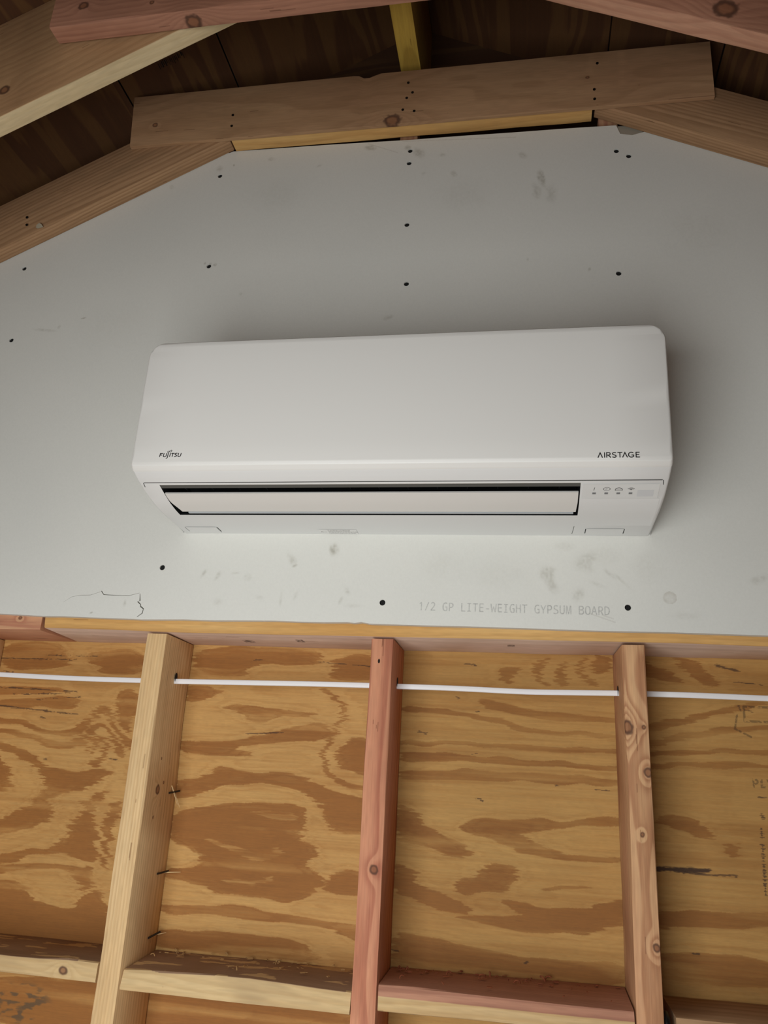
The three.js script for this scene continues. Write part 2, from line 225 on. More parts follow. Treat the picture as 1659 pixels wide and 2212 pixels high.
const plyMap = dataTexture(plyW, plyH, (i, j, c) => {
  const x = (PLY.x0 + (i + 0.5) / plyScale) / 1000, y = (PLY.y0 + (j + 0.5) / plyScale) / 1000;
  // the torn edge: shift along the grain line by line
  const shift = 0.010 * noise(x * 5, y * 330, 2) + 0.006 * noise(x * 12, y * 800, 5), dip = 0.0035 * noise(x * 30, y * 60, 8);
  const ii = clamp(Math.round(i + shift * 1000 * plyScale), 0, plyW - 1), jj = clamp(Math.round(j + dip * 1000 * plyScale), 0, plyH - 1);
  const k = jj * plyW + ii;
  const right = smooth(0.0, 0.03, x);               // the sheet beside the middle stud has a milder figure
  let d = smooth(0.32, 0.68, mDark[k]); d -= 0.75 * smooth(0.35, 0.8, mLight[k]) * (0.6 + 0.5 * noise(x * 20, y * 600));
  const F = mDark.wide[k], line = F * 4.2 + 0.5 * noise(x * 6, y * 25, 3), ph = line - Math.floor(line);
  d -= d * 0.5 * smooth(0.15, 0.75, noise(x * 4.5, y * 62, 21)) ;
  d = d * (0.62 + 0.5 * F) + 0.20 * smooth(0.35, 0.9, ph) * (1 - smooth(0.92, 1, ph)) * mix(1, 0.8, right);
  d += 0.10 * noise(x * 7, y * 260, 12) + 0.08 * noise(x * 16, y * 700, 13);
  d += right * 0.30 * smooth(0.0, 0.45, fbm(x * 1.3 + 4, y * 24 + 0.6 * noise(x * 3, y * 6), 6));
  d *= mix(0.95, 0.82, right);
  d += 0.16 * smooth(0.1, 0.7, noise(x * 3.5, y * 120, 9)) * (1 - d) + 0.12 * fbm(x * 4, y * 26, 4);
  plyTone(c, x, y, d, 3.3, 0.05);
  if (right > 0) { c[0] *= 1 - 0.06 * right; c[1] *= 1 - 0.06 * right; c[2] *= 1 - 0.1 * right; }
});
function boxed(map, w, h, x0, y0, scale, bx0, by0, bx1, by1, f) {   // run f over the texels of a small field (metres)
  const d = map.image.data, i0 = Math.max(0, Math.floor((bx0 - x0) * scale)), i1 = Math.min(w - 1, Math.ceil((bx1 - x0) * scale)), j0 = Math.max(0, Math.floor((by0 - y0) * scale)), j1 = Math.min(h - 1, Math.ceil((by1 - y0) * scale));
  for (let j = j0; j <= j1; j++) for (let i = i0; i <= i1; i++) f(x0 + (i + 0.5) / scale, y0 + (j + 0.5) / scale, d, (j * w + i) * 4);
}
const blend = (d, k, col, s) => { for (let m = 0; m < 3; m++) d[k + m] = mix(d[k + m], col[m], s); };
for (const [ax, ay, bx, by, w] of streakList) boxed(plyMap, plyW, plyH, PLY.x0 / 1000, PLY.y0 / 1000, plyScale * 1000, Math.min(ax, bx) - 0.012, Math.min(ay, by) - 0.012, Math.max(ax, bx) + 0.012, Math.max(ay, by) + 0.012, (x, y, d, k) => {
  const vx = bx - ax, vy = by - ay, t = clamp(((x - ax) * vx + (y - ay) * vy) / Math.max(1e-9, vx * vx + vy * vy));
  const dd = Math.hypot((x - ax - t * vx) * 0.5, y - ay - t * vy) + 0.0016 * noise(x * 60, y * 900, 6) + 0.0008 * noise(x * 300, y * 900, 7);
  const s = 1 - smooth(w * 0.5, w * 1.2, dd); if (s > 0) blend(d, k, [52, 33, 21], s * (w > 0.003 ? 0.85 : 0.6));
});
// grade stamps, worn and partly under the frame of the picture
{
  const cv = document.createElement('canvas'); cv.width = 200; cv.height = 300; const g = cv.getContext('2d');
  g.fillStyle = '#fff'; g.fillRect(0, 0, 200, 300); g.fillStyle = '#000'; g.font = 'bold 22px sans-serif'; g.fillText('PLY', 22, 160);
  g.lineWidth = 3; g.strokeStyle = '#000'; g.strokeRect(20, 20, 60, 26); g.beginPath(); g.moveTo(8, 34); g.lineTo(2, 60); g.lineTo(30, 74); g.stroke();
  const d = g.getImageData(0, 0, 200, 300).data, px = plyMap.image.data;
  const ox = Math.round((585 - PLY.x0) * plyScale), oy = Math.round((-62 - PLY.y0) * plyScale);
  for (let j = 0; j < 300; j++) for (let i = 0; i < 200; i++) { const a = 1 - d[(j * 200 + i) * 4] / 255; if (a < 0.3 || noise(i * 0.3, j * 0.5, 3) < -0.25) continue; const k = ((oy - j) * plyW + ox + i) * 4; if (k < 0) continue; for (let m = 0; m < 3; m++) px[k + m] *= 0.74; }
  for (let j = -40; j < 40; j++) for (let i = -70; i < 70; i++) {   // smeared grey ink under the left blocking
    const s = smooth(0.0, 0.35, fbm(i * 0.06, j * 0.16, 2)) * (1 - smooth(0.6, 1, Math.hypot(i / 70, j / 40)));
    const x = Math.round((-632 - PLY.x0) * plyScale) + i, y = Math.round((-632 - PLY.y0) * plyScale) + j, k = (y * plyW + x) * 4; for (let m = 0; m < 3; m++) px[k + m] = mix(px[k + m], [70, 62, 52][m], s * 0.6);
  }
}
const plyMat = new THREE.MeshStandardMaterial({ map: plyMap, roughness: 0.8 });
function plainPly(wM, hM, seed, px = 512, darker = 1) {   // u runs along the grain
  return new THREE.MeshStandardMaterial({ roughness: 0.85, map: dataTexture(px, px, (i, j, c) => {
    const x = i / px * wM, y = j / px * hM;
    const f = fbm(x * 1.1 + seed * 7, y * 9 + 0.8 * fbm(x * 2, y * 2, seed), seed) * 3.2, tone = smooth(0.3, 0.6, Math.abs((f - Math.floor(f)) - 0.5) * 2 + 0.2 * noise(x * 4, y * 160, seed));
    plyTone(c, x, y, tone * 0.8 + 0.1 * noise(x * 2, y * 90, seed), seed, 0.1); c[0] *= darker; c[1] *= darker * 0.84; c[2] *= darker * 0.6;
  }) });
}
function slab(w, h, t) {                             // box with its uv running over the front
  const g = new THREE.BoxGeometry(w, h, t), p = g.attributes.position, u = g.attributes.uv;
  for (let i = 0; i < p.count; i++) u.setXY(i, p.getX(i) / w + 0.5, p.getY(i) / h + 0.5);
  return g;
}
{
  const wall = put(new THREE.Group(), 'wall_back', 'plywood sheathed end wall behind the open studs', null, null, 'structure');
  const W1 = (PLY.x1 - PLY.x0) / 1000, H1 = (PLY.y1 - PLY.y0) / 1000, zc = -DEPTH - 0.006;
  part(wall, 'plywood_panel', slab(W1, H1, 0.012), plyMat, 'plywood with bold orange and straw veneer figure').position.set(0, (PLY.y0 + PLY.y1) / 2000, zc);
  const generic = plainPly(2.4, 1.2, 5);
  part(wall, 'plywood_panel', slab(2 * HALF, FLOOR + PLY.y0 / 1000 - 0.002, 0.012), generic).position.set(0, (-FLOOR + PLY.y0 / 1000) / 2 - 0.001, zc);
  for (const s of [-1, 1]) part(wall, 'plywood_panel', slab(HALF - 0.952, H1, 0.012), generic).position.set(s * (HALF + 0.952) / 2, (PLY.y0 + PLY.y1) / 2000, zc);
  const sh = new THREE.Shape(); const lo = PLY.y1 / 1000 + 0.002, eave = DECK - SLOPE * HALF;
  sh.moveTo(-HALF, lo); sh.lineTo(HALF, lo); sh.lineTo(HALF, eave); sh.lineTo(0, DECK); sh.lineTo(-HALF, eave);
  const gg = new THREE.ExtrudeGeometry(sh, { depth: 0.012, bevelEnabled: false }), u = gg.attributes.uv, p = gg.attributes.position;
  for (let i = 0; i < p.count; i++) u.setXY(i, p.getX(i) / 2.4, p.getY(i) / 1.2);
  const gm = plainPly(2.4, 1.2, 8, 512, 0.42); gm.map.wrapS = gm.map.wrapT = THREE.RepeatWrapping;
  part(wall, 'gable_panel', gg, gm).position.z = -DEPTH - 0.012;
}
{ // roof deck: sheets whose grain crosses the rafters, with open joints
  const roof = put(new THREE.Group(), 'ceiling', 'underside of the pitched plywood roof deck', null, null, 'structure');
  const ang = Math.atan(SLOPE), len = BACK + DEPTH + 0.1;
  for (const s of [-1, 1]) {
    let seed = s > 0 ? 21 : 11;
    for (const [a, b] of [[0.0, 0.4235], [0.4265, 0.6385], [0.6415, HALF + 0.06]]) {
      const l = (b - a) / Math.cos(ang), g = new THREE.BoxGeometry(len, l, 0.012), u = g.attributes.uv, p = g.attributes.position;
      for (let i = 0; i < p.count; i++) u.setXY(i, p.getX(i) / 1.2, p.getY(i) / 0.6);
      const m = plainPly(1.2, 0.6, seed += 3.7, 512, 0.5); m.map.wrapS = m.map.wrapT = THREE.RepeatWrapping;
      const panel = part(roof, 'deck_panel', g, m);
      const mid = (a + b) / 2, X = new THREE.Vector3(0, 0, 1), Yv = new THREE.Vector3(s * Math.cos(ang), -Math.sin(ang), 0);
      panel.matrix.makeBasis(X, Yv, X.clone().cross(Yv)); panel.quaternion.setFromRotationMatrix(panel.matrix);
      panel.position.set(s * mid, DECK - SLOPE * mid, len / 2 - DEPTH - 0.012).add(new THREE.Vector3(s * Math.sin(ang) * 0.006, Math.cos(ang) * 0.006, 0));
    }
  }
  for (const s of [-1, 1]) {   // unseen felt, added to keep sky light out of the joints
    const l = (HALF + 0.1) / Math.cos(ang), f = part(roof, 'added_felt', new THREE.BoxGeometry(l, 0.01, len), mat(0x151310, 0.95));
    f.rotation.z = -s * ang; f.position.set(s * (HALF + 0.1) / 2, DECK - SLOPE * (HALF + 0.1) / 2 + 0.022, len / 2 - DEPTH - 0.012);
  }
  // worn ink stamp on the deck between the rafters
  const cv = document.createElement('canvas'); cv.width = 128; cv.height = 64; const g = cv.getContext('2d'); const r = rng(5);
  g.fillStyle = '#000'; g.fillRect(0, 0, 128, 64); g.fillStyle = '#fff';
  for (let i = 0; i < 16; i++) { const x = 4 + i * 7.6; g.globalAlpha = 0.35 + 0.6 * r(); g.fillRect(x, 8 + r() * 10, 2 + r() * 4, 26 + r() * 24); }
  const t = new THREE.CanvasTexture(cv), stamp = part(roof, 'ink_stamp', new THREE.PlaneGeometry(0.066, 0.024), new THREE.MeshStandardMaterial({ color: 0x120b06, roughness: 0.9, alphaMap: t, transparent: true }), 'smeared black ink stamp');
  const Xd = new THREE.Vector3(Math.cos(ang), Math.sin(ang), 0), Zd = new THREE.Vector3(Math.sin(ang), -Math.cos(ang), 0);
  stamp.matrix.makeBasis(Xd, Zd.clone().cross(Xd), Zd); stamp.quaternion.setFromRotationMatrix(stamp.matrix); stamp.position.set(-0.528, 1.2595, 0.09).addScaledVector(Zd, 0.0006);
}
{ // the rest of the shed, behind and beside the camera
  const inside = mat(new THREE.Color().setRGB(0.36, 0.24, 0.12), 0.85);
  const floorM = put(new THREE.Mesh(new THREE.BoxGeometry(2 * HALF + 0.2, 0.05, BACK + DEPTH + 0.2), mat(new THREE.Color().setRGB(0.52, 0.51, 0.48), 0.8)), 'floor', 'bare pale concrete floor', null, null, 'structure');
  floorM.position.set(0, -FLOOR - 0.025, (BACK - DEPTH) / 2);
  for (const [s, n] of [[-1, 'left'], [1, 'right']]) put(new THREE.Mesh(new THREE.BoxGeometry(0.05, FLOOR + DECK - SLOPE * HALF, BACK + DEPTH), inside), `wall_${n}`, `plywood side wall of the shed, ${s < 0 ? 'left' : 'right'} of the air conditioner`, null, null, 'structure').position.set(s * (HALF + 0.026), (-FLOOR + DECK - SLOPE * HALF) / 2, (BACK - DEPTH) / 2);
  const sh = new THREE.Shape(), eave = DECK - SLOPE * HALF, lx = OPEN.x - OPEN.w / 2, rx = OPEN.x + OPEN.w / 2, lo = OPEN.y0 - FLOOR, hi = OPEN.y1 - FLOOR;
  sh.moveTo(-HALF, -FLOOR); sh.lineTo(HALF, -FLOOR); sh.lineTo(HALF, eave); sh.lineTo(0, DECK); sh.lineTo(-HALF, eave); sh.closePath();
  const cutOut = new THREE.Path(); cutOut.moveTo(lx, lo); cutOut.lineTo(lx, hi); cutOut.lineTo(rx, hi); cutOut.lineTo(rx, lo); cutOut.closePath(); sh.holes.push(cutOut);
  put(new THREE.Mesh(new THREE.ExtrudeGeometry(sh, { depth: 0.05, bevelEnabled: false }), inside), 'wall_front', 'shed wall with an unseen opening sized to suit the light', null, null, 'structure').position.z = BACK;
}

// ---------------------------------------------------------------- wall framing
const XS = [-0.4123, 0, 0.4111];
const studTop = -0.0012, studFoot = -FLOOR + 0.04;
const stud = (x, o) => lumber({ name: 'wall_stud', category: 'stud', group: 'studs of the end wall', p0: [x, studFoot, -DEPTH / 2], p1: [x, studTop, -DEPTH / 2], w: DEPTH - 0.001, h: 0.0382, parts: true, body: 'board', ...o });
const studL = stud(XS[0], { kind: 'tan', seed: 4, pith: [0.22, -0.12], ring: 0.0042, contrast: 0.95, warp: 0.002, label: 'pale tan stud with straight grain, splinters and a ringed knot on its side', knots: [[-0.393, -0.266, -0.049, 0.0065], [-0.393, -0.254, -0.070, 0.0025], [-0.393, -0.311, -0.045, 0.0022], [-0.393, -0.214, -0.049, 0.002]], wane: [[-1, -1, 0.004, 6]] });
stud(XS[1], { kind: 'pink', seed: 9, pith: [0.03, -0.05], ring: 0.008, contrast: 1.0, warp: 0.012, label: 'salmon pink fir stud below the middle of the air conditioner', knots: [[0.0053, -0.3631, 0, 0.0058]] });
stud(XS[2], { kind: 'mix', seed: 15, pith: [-0.005, -0.045], ring: 0.0048, contrast: 1.1, warp: 0.014, label: 'knotty stud with wavy tan and pink grain and a waney edge', knots: [[0.3946, -0.1304, 0, 0.009], [0.4218, -0.130, 0, 0.003], [0.4255, -0.1974, 0, 0.006], [0.4115, -0.2868, 0, 0.003], [0.4252, -0.4386, 0, 0.005]], wane: [[1, 1, 0.008, 4]] });
stud(-0.822, { kind: 'tan', seed: 31, res: 250, label: 'tan stud at the outer end of the left blocking' });
stud(0.822, { kind: 'tan', seed: 33, res: 250, label: 'tan stud at the outer end of the blocking with the black half round fitting' });
lumber({ name: 'top_plate', category: 'beam', label: 'short reddish top plate piece left of the butt joint', p0: [-2.2, 0.019, -DEPTH / 2], p1: [-0.6445, 0.019, -DEPTH / 2], w: DEPTH - 0.001, h: 0.038, kind: 'rose', seed: 51, pith: [0.02, -0.12], knots: [[-0.69, 0.022, 0, 0.003]] });
lumber({ name: 'top_plate', category: 'beam', label: 'long straw coloured top plate under the drywall with a waney cracked lower edge', p0: [-0.6405, 0.019, -DEPTH / 2 - 0.0006], p1: [2.2, 0.019, -DEPTH / 2 - 0.0006], w: DEPTH - 0.002, h: 0.038, kind: 'straw', seed: 57, pith: [0.10, -0.02], ring: 0.012, contrast: 0.6, kind2: 'ash', where: (y, z) => y < -0.9 && z < 0.97, wane: [[-1, 1, 0.006, 3]], ink: [[0.365, 0.385, -0.019, -0.01, 0.012], [0.472, 0.485, -0.019, 0.008, 0.012], [0.85, 0.862, -0.019, 0.008, 0.007]] });
lumber({ name: 'top_plate', category: 'beam', label: 'upper top plate hidden behind the foot of the drywall', p0: [-2.2, 0.0590, -DEPTH / 2 - 0.001], p1: [2.2, 0.0590, -DEPTH / 2 - 0.001], w: DEPTH - 0.004, h: 0.037, wobble: 0, kind: 'straw', seed: 58, res: 250 });
const block = (x0, x1, y, o) => lumber({ name: 'blocking', category: 'block', group: 'blocking between the studs', p0: [x0, y, -DEPTH / 2 - 0.0005], p1: [x1, y + (o.rise || 0), -DEPTH / 2 - 0.0005], w: DEPTH - 0.002, h: o.h || 0.036, ease: 0.004, ...o });
block(-0.80, -0.4335, -0.5415, { h: 0.030, kind: 'pale', seed: 61, kind2: 'shadedDust', where: (y, z, x) => y > 0.9 && fbm(x * 18, z * 4, 1) > -0.3, contrast: 0.6, label: 'pale blocking with an oval dark knot left of the tan stud', knots: [[-0.492, -0.545, 0, 0.006]], rise: -0.002, wane: [[1, 1, 0.006, 9]], stain: 0.3 });
block(-0.391, -0.0205, -0.5465, { h: 0.036, kind: 'pale', seed: 63, kind2: 'shadedDust', where: (y, z, x) => y > 0.9 && fbm(x * 18, z * 4, 2) > -0.3, contrast: 0.55, label: 'pale blocking strewn with shavings between the tan and the pink stud', wane: [[1, 1, 0.009, 5]], stain: 0.25 });
block(0.0215, 0.3905, -0.5375, { h: 0.036, kind: 'pale', kind2: 'umber', where: (y, z) => z > 0.9 ? y > 0.15 : true, seed: 67, label: 'two toned pink and cream blocking beside the pink stud', rise: 0.003, wane: [[1, 1, 0.010, 3]] });
block(0.4465, 0.80, -0.541, { h: 0.036, kind: 'brown', seed: 69, res: 250, label: 'dull brown blocking beyond the knotty stud', stain: 0.5 });
// studs of the gable above the plate, behind the drywall
for (const [x, s] of [[-0.4123, 71], [0.0, 73], [0.4111, 75]]) lumber({ name: 'gable_stud', category: 'stud', group: 'gable studs behind the drywall', label: ['gable stud behind the screws left of the air conditioner', 'gable stud behind the middle row of screws', 'gable stud behind the screws by the torn drywall corner'][(s - 71) / 2], p0: [x, 0.078, -0.046], p1: [x, 1.10 - (x ? 0.02 : 0), -0.046], w: 0.089, h: 0.038, kind: 'rose', seed: s, res: 250 });

// ---------------------------------------------------------------- roof framing
const rafter = (s, z0, z1, top, a, b, o) => {        // from |x| = a to |x| = b
  const ang = Math.atan(SLOPE), t = z1 - z0, hp = top * Math.cos(ang), c = UNDER + top / 2;
  const A = [s * a, c - SLOPE * a, (z0 + z1) / 2], B = [s * b, c - SLOPE * b, (z0 + z1) / 2];
  const up = s < 0 ? [B, A] : [A, B];
  return lumber({ name: 'rafter', category: 'beam', p0: up[0], p1: up[1], w: t, h: hp, ...o });
};
const eL = rafter(-1, 0.0136, 0.0507, 0.127, 0.385, 1.7, { parts: true, wobble: 0.0001, kind: 'brown', seed: 81, pith: [-0.07, 0.06], ring: 0.008, cut1: 0.5, label: 'brown nailer along the left slope of the drywall', wane: [[-1, 1, 0.007, 5]], stain: 0.35 });
nails(eL, [[-0.8288, 0.8947], [-0.8252, 0.8749]], 0.0512);
rafter(1, 0.0136, 0.0507, 0.127, 0.382, 1.7, { wobble: 0.0001, kind: 'brown', seed: 83, pith: [-0.05, 0.05], ring: 0.007, cut0: -0.5, label: 'brown nailer along the right slope of the drywall above the torn corner', wane: [[-1, 1, 0.004, 6]] });
lumber({ name: 'ceiling_nailer', category: 'beam', label: 'level nailer between the two sloping nailers above the drywall', p0: [-0.3795, 1.105, 0.032], p1: [0.3765, 1.101, 0.032], w: 0.0375, h: 0.089, kind: 'straw', seed: 85, pith: [0.08, 0.02], contrast: 0.7 });
const collar = lumber({ name: 'collar_tie', category: 'beam', parts: true, label: 'weathered wide collar board with nail holes and knots spanning the drywall top', p0: [-0.614, 1.1255, 0.0557], p1: [0.604, 1.1165, 0.0557], w: 0.0092, h: 0.139, ease: 0.0015, wobble: 0.0001, step: 0.012, dent: [0.529, 0.022, 0.009], cut0: -0.09, kind: 'brown', seed: 87, pith: [0.02, -0.2], ring: 0.011, warp: 0.03, contrast: 0.55, knots: [[-0.5572, 1.1093, 0.0605, 0.005], [-0.0256, 1.060, 0.0605, 0.014], [0.3679, 1.1242, 0.0605, 0.003]] });
nails(collar, [[-0.3778, 1.1154], [-0.377, 1.0859], [0.004, 1.1566], [0.014, 1.1293], [0.0024, 1.116], [-0.0046, 1.0856], [0.0195, 1.0797], [0.3879, 1.1577], [0.3801, 1.0913], [0.38, 1.0671]], 0.0608);
lumber({ name: 'ridge_beam', category: 'beam', label: 'yellowish ridge beam running out above the collar boards', p0: [0, 1.372, -DEPTH + 0.001], p1: [0, 1.372, BACK - 0.002], side: [1, 0, 0], w: 0.044, h: 0.264, kind: 'lime', seed: 91, pith: [0.3, 0.0], ring: 0.006 });
rafter(-1, 0.2755, 0.3125, DECK - UNDER - 0.002, 0.03, 2.7, { cut1: 0.5, kind: 'honey', kind2: 'bone', where: (y) => y < -0.985, seed: 93, pith: [-0.2, 0.1], ring: 0.012, warp: 0.02, contrast: 0.55, label: 'wide pale rafter with an underside coloured as lit, left of the ridge', knots: [[-0.7216, 0.9656, 0.3125, 0.009]] });  // underside lighter than the face: light from below put into the colour
rafter(1, 0.2455, 0.2815, DECK - UNDER - 0.002, 0.03, 2.7, { cut0: -0.5, kind: 'umber', kind2: 'coral', where: (y) => y < -0.985, seed: 95, pith: [-0.2, 0.1], ring: 0.012, warp: 0.02, contrast: 0.7, label: 'wide reddish rafter with a large swirling knot, right of the ridge', knots: [[0.5712, 1.007, 0.2815, 0.016]] });  // the underside's lighter colour carries the light rising from below
lumber({ name: 'collar_tie', category: 'beam', label: 'thick pink collar tie nailed across the pale rafter', p0: [-0.62, 1.125, 0.3385], p1: [0.62, 1.125, 0.3385], w: 0.0365, h: 0.140, kind: 'umber', seed: 97, pith: [0.06, 0.16], ring: 0.008, warp: 0.016, contrast: 0.7, knots: [[-0.5593, 1.0992, 0.3568, 0.008], [-0.4213, 1.0855, 0.3568, 0.004], [-0.347, 1.055, 0.333, 0.013]] });

// ---------------------------------------------------------------- drywall
const BOARD = 0.0127;
{
  const dw = put(new THREE.Group(), 'drywall_panel', 'scuffed white gypsum board on the gable with screws and a cracked lower corner', 'wall panel');
  // outline in millimetres: foot from left to right, then over the slopes and the level top
  const foot = [[-1500, 31], [-724, 27], [-633, 24], [-600, 24.6], [-526, 23], [-454, 22], [-440, 21.4], [-361, 23], [-300, 22.4], [-269, 23], [-193, 24], [-150, 23.2], [-101, 23], [-60, 24], [-48, 22.8], [-36, 24.5], [-20, 22], [76, 21], [140, 20.8], [214, 20], [355, 18], [470, 18], [614, 16], [1500, 8]];
  const top = [[1500, 520], [490, 1024], [475, 1020], [455, 1015], [432, 1021], [425, 1043], [330, 1046], [212, 1048], [100, 1051], [6, 1052], [-90, 1055.5], [-182, 1058.5], [-300, 1061], [-387, 1063], [-397, 1059.6], [-403, 1062], [-430, 1059], [-1500, 520]];
  const sh = new THREE.Shape(); [...foot, ...top].forEach(([x, y], i) => i ? sh.lineTo(x / 1000, y / 1000) : sh.moveTo(x / 1000, y / 1000));
  // screw holes, the old holes and the open crack are real cuts
  const hole = (pts) => { const p = new THREE.Path(); pts.forEach(([x, y], i) => i ? p.lineTo(x / 1000, y / 1000) : p.moveTo(x / 1000, y / 1000)); p.closePath(); sh.holes.push(p); };
  const crack = (line, widths) => { const l = [], r = []; line.forEach(([x, y], i) => { const a = line[Math.max(0, i - 1)], b = line[Math.min(line.length - 1, i + 1)], d = Math.hypot(b[0] - a[0], b[1] - a[1]), nx = -(b[1] - a[1]) / d * widths[i] / 2, ny = (b[0] - a[0]) / d * widths[i] / 2; l.push([x + nx, y + ny]); r.unshift([x - nx, y - ny]); }); hole([...l, ...r]); };
  crack(crackA, [0.3, 0.5, 0.6, 0.6, 0.5]); crack(crackB, [2.0, 1.3, 0.9, 0.8, 0.6]); crack(crackC, [1.0, 2.4, 2.6, 1.6, 2.6, 1.8, 2.2, 1.4]);
  const R = 5.1; for (const [x, y] of screws) { const pts = []; for (let k = 0; k < 18; k++) { const a = -k / 18 * Math.PI * 2; pts.push([x + R * Math.cos(a), y + R * Math.sin(a)]); } hole(pts); }
  const g = new THREE.ExtrudeGeometry(sh, { depth: BOARD, bevelEnabled: false });
  const X0 = -0.96, X1 = 0.76, Y0 = 0, Y1 = 1.09, u = g.attributes.uv, p = g.attributes.position;
  for (let i = 0; i < p.count; i++) u.setXY(i, clamp((p.getX(i) - X0) / (X1 - X0), -0.4, 1.4), clamp((p.getY(i) - Y0) / (Y1 - Y0)));
  const tw = 2048, th = Math.round(2048 * (Y1 - Y0) / (X1 - X0));
  // printing on the paper face
  const cv = document.createElement('canvas'); cv.width = tw; cv.height = th; const cx = cv.getContext('2d');
  cx.fillStyle = '#fff'; cx.fillRect(0, 0, tw, th); cx.fillStyle = '#000';
  const ppm = tw / (X1 - X0), line = '1/2 GP LITE-WEIGHT GYPSUM BOARD', wide = 0.316 * ppm;
  cx.font = `${Math.round(0.020 * ppm)}px monospace`;
  cx.save(); cx.translate((0.061 - X0) * ppm, th - (0.0465 - Y0) * ppm); cx.rotate(0.0096); cx.scale(wide / cx.measureText(line).width, 1); cx.fillText(line, 0, 0); cx.restore();
  const ink = cx.getImageData(0, 0, tw, th).data;
  const sm = smudge.map(([x, y, rx, ry, a, s]) => [x / 1000, y / 1000, rx * 0.00082, ry * 0.00086, a * Math.PI / 180, s]);
  const scr = scratch.map(([a, b]) => [a[0] / 1000, a[1] / 1000, b[0] / 1000, b[1] / 1000]);
  const map = dataTexture(tw, th, (i, j, c) => {
    const x = X0 + (i + 0.5) / ppm, y = Y0 + (j + 0.5) / ppm;
    const n = noise(i * 0.9, j * 0.9) * 1.6 + noise(i * 0.31, j * 0.31, 4) * 1.2, b = fbm(x * 7, y * 7, 2);
    c[0] = 217 + n + b * 2.5; c[1] = 216 + n + b * 2.2; c[2] = 208 + n + b * 2;
    const k = 1 - ink[((th - 1 - j) * tw + i) * 4] / 255; if (k > 0) { const f = k * (0.34 + 0.16 * noise(i * 0.5, j * 0.6, 9)); for (let m = 0; m < 3; m++) c[m] = mix(c[m], 96, f); }
  });
  const over = (x, y, rx, ry, f) => boxed(map, tw, th, X0, Y0, ppm, x - rx, y - ry, x + rx, y + ry, f);
  for (const [sx, sy, rx, ry, a, s] of sm) { const R = 1.7 * Math.max(rx, ry); over(sx, sy, R, R, (x, y, d, k) => {
    const dx = x - sx, dy = y - sy, ex = (dx * Math.cos(a) + dy * Math.sin(a)) / rx, ey = (-dx * Math.sin(a) + dy * Math.cos(a)) / ry, e = Math.hypot(ex, ey); if (e > 1.65) return;
    const f = s * (1 - smooth(0.25, 1.35, e + 0.45 * fbm(x * 70, y * 70, 7))) * (0.75 + 0.5 * noise(x * 300, y * 300, 3));
    blend(d, k, [92, 84, 64], f);
  }); }
  for (const [ax, ay, bx, by] of scr) over((ax + bx) / 2, (ay + by) / 2, Math.abs(bx - ax) / 2 + 0.002, Math.abs(by - ay) / 2 + 0.002, (x, y, d, k) => { const vx = bx - ax, vy = by - ay, t = ((x - ax) * vx + (y - ay) * vy) / (vx * vx + vy * vy); if (t >= 0 && t <= 1 && Math.hypot(x - ax - t * vx, y - ay - t * vy) < 0.0011) blend(d, k, [120, 112, 100], 0.12); });
  over(dimple[0] / 1000, dimple[1] / 1000, 0.0105, 0.0105, (x, y, d, k) => { const e = Math.hypot(x - dimple[0] / 1000, y - dimple[1] / 1000); if (e < 0.0105) blend(d, k, [120, 104, 84], 0.16 * (0.4 + 0.6 * smooth(0.004, 0.0095, e)) * (0.8 + 0.4 * noise(x * 200, y * 200))); });
  map.wrapS = map.wrapT = THREE.MirroredRepeatWrapping;
  const face = new THREE.MeshStandardMaterial({ map, roughness: 0.92 });
  part(dw, 'board', g, face);
  // black bugle heads sunk in their holes
  const head = new THREE.LatheGeometry([[0, -0.0008], [0.0012, -0.0008], [0.0015, 0], [0.0047, 0], [0.0030, -0.0022], [0.0018, -0.0058], [0.0018, -0.0115]].map(([a, b]) => new THREE.Vector2(a, b)), 16).rotateX(Math.PI / 2);
  const black = mat(0x070707, 0.85);
  for (const [x, y] of screws) part(dw, 'drywall_screw', head, black, 'black sunken drywall screw').position.set(x / 1000, y / 1000, BOARD - 0.0022);
  // torn paper: a fold hanging at the upper right corner and a curl on the left slope
  const flap = (name, pts, lift, color, label) => {
    const c = pts.reduce((a, q) => [a[0] + q[0] / pts.length, a[1] + q[1] / pts.length], [0, 0]), pos = [c[0], c[1], BOARD + lift(...c)], ix = [];
    pts.forEach(([x, y]) => pos.push(x, y, BOARD + lift(x, y))); for (let i = 0; i < pts.length; i++) ix.push(0, 1 + i, 1 + (i + 1) % pts.length);
    const n = pts.length + 1; for (let i = 0; i < n; i++) pos.push(pos[i * 3], pos[i * 3 + 1], pos[i * 3 + 2] - 0.0009);
    for (let i = 0; i < pts.length; i++) { const a = 1 + i, b = 1 + (i + 1) % pts.length; ix.push(n, n + b, n + a, a, n + a, b, b, n + a, n + b); }
    const q = new THREE.BufferGeometry(); q.setAttribute('position', new THREE.Float32BufferAttribute(pos, 3)); q.setIndex(ix);
    part(dw, name, toCreasedNormals(q, 0.5), mat(color, 0.95), label);
  };
  flap('torn_paper', [[0.4265, 1.0435], [0.4288, 1.0319], [0.4335, 1.0215], [0.4545, 1.0158], [0.4715, 1.0182], [0.4772, 1.0252], [0.4729, 1.0327], [0.46, 1.0388], [0.4423, 1.0425]], (x, y) => -0.0035 + 0.0028 * (1.0435 - y) / 0.028, 0x9c9484, 'grey torn paper where the corner broke off');
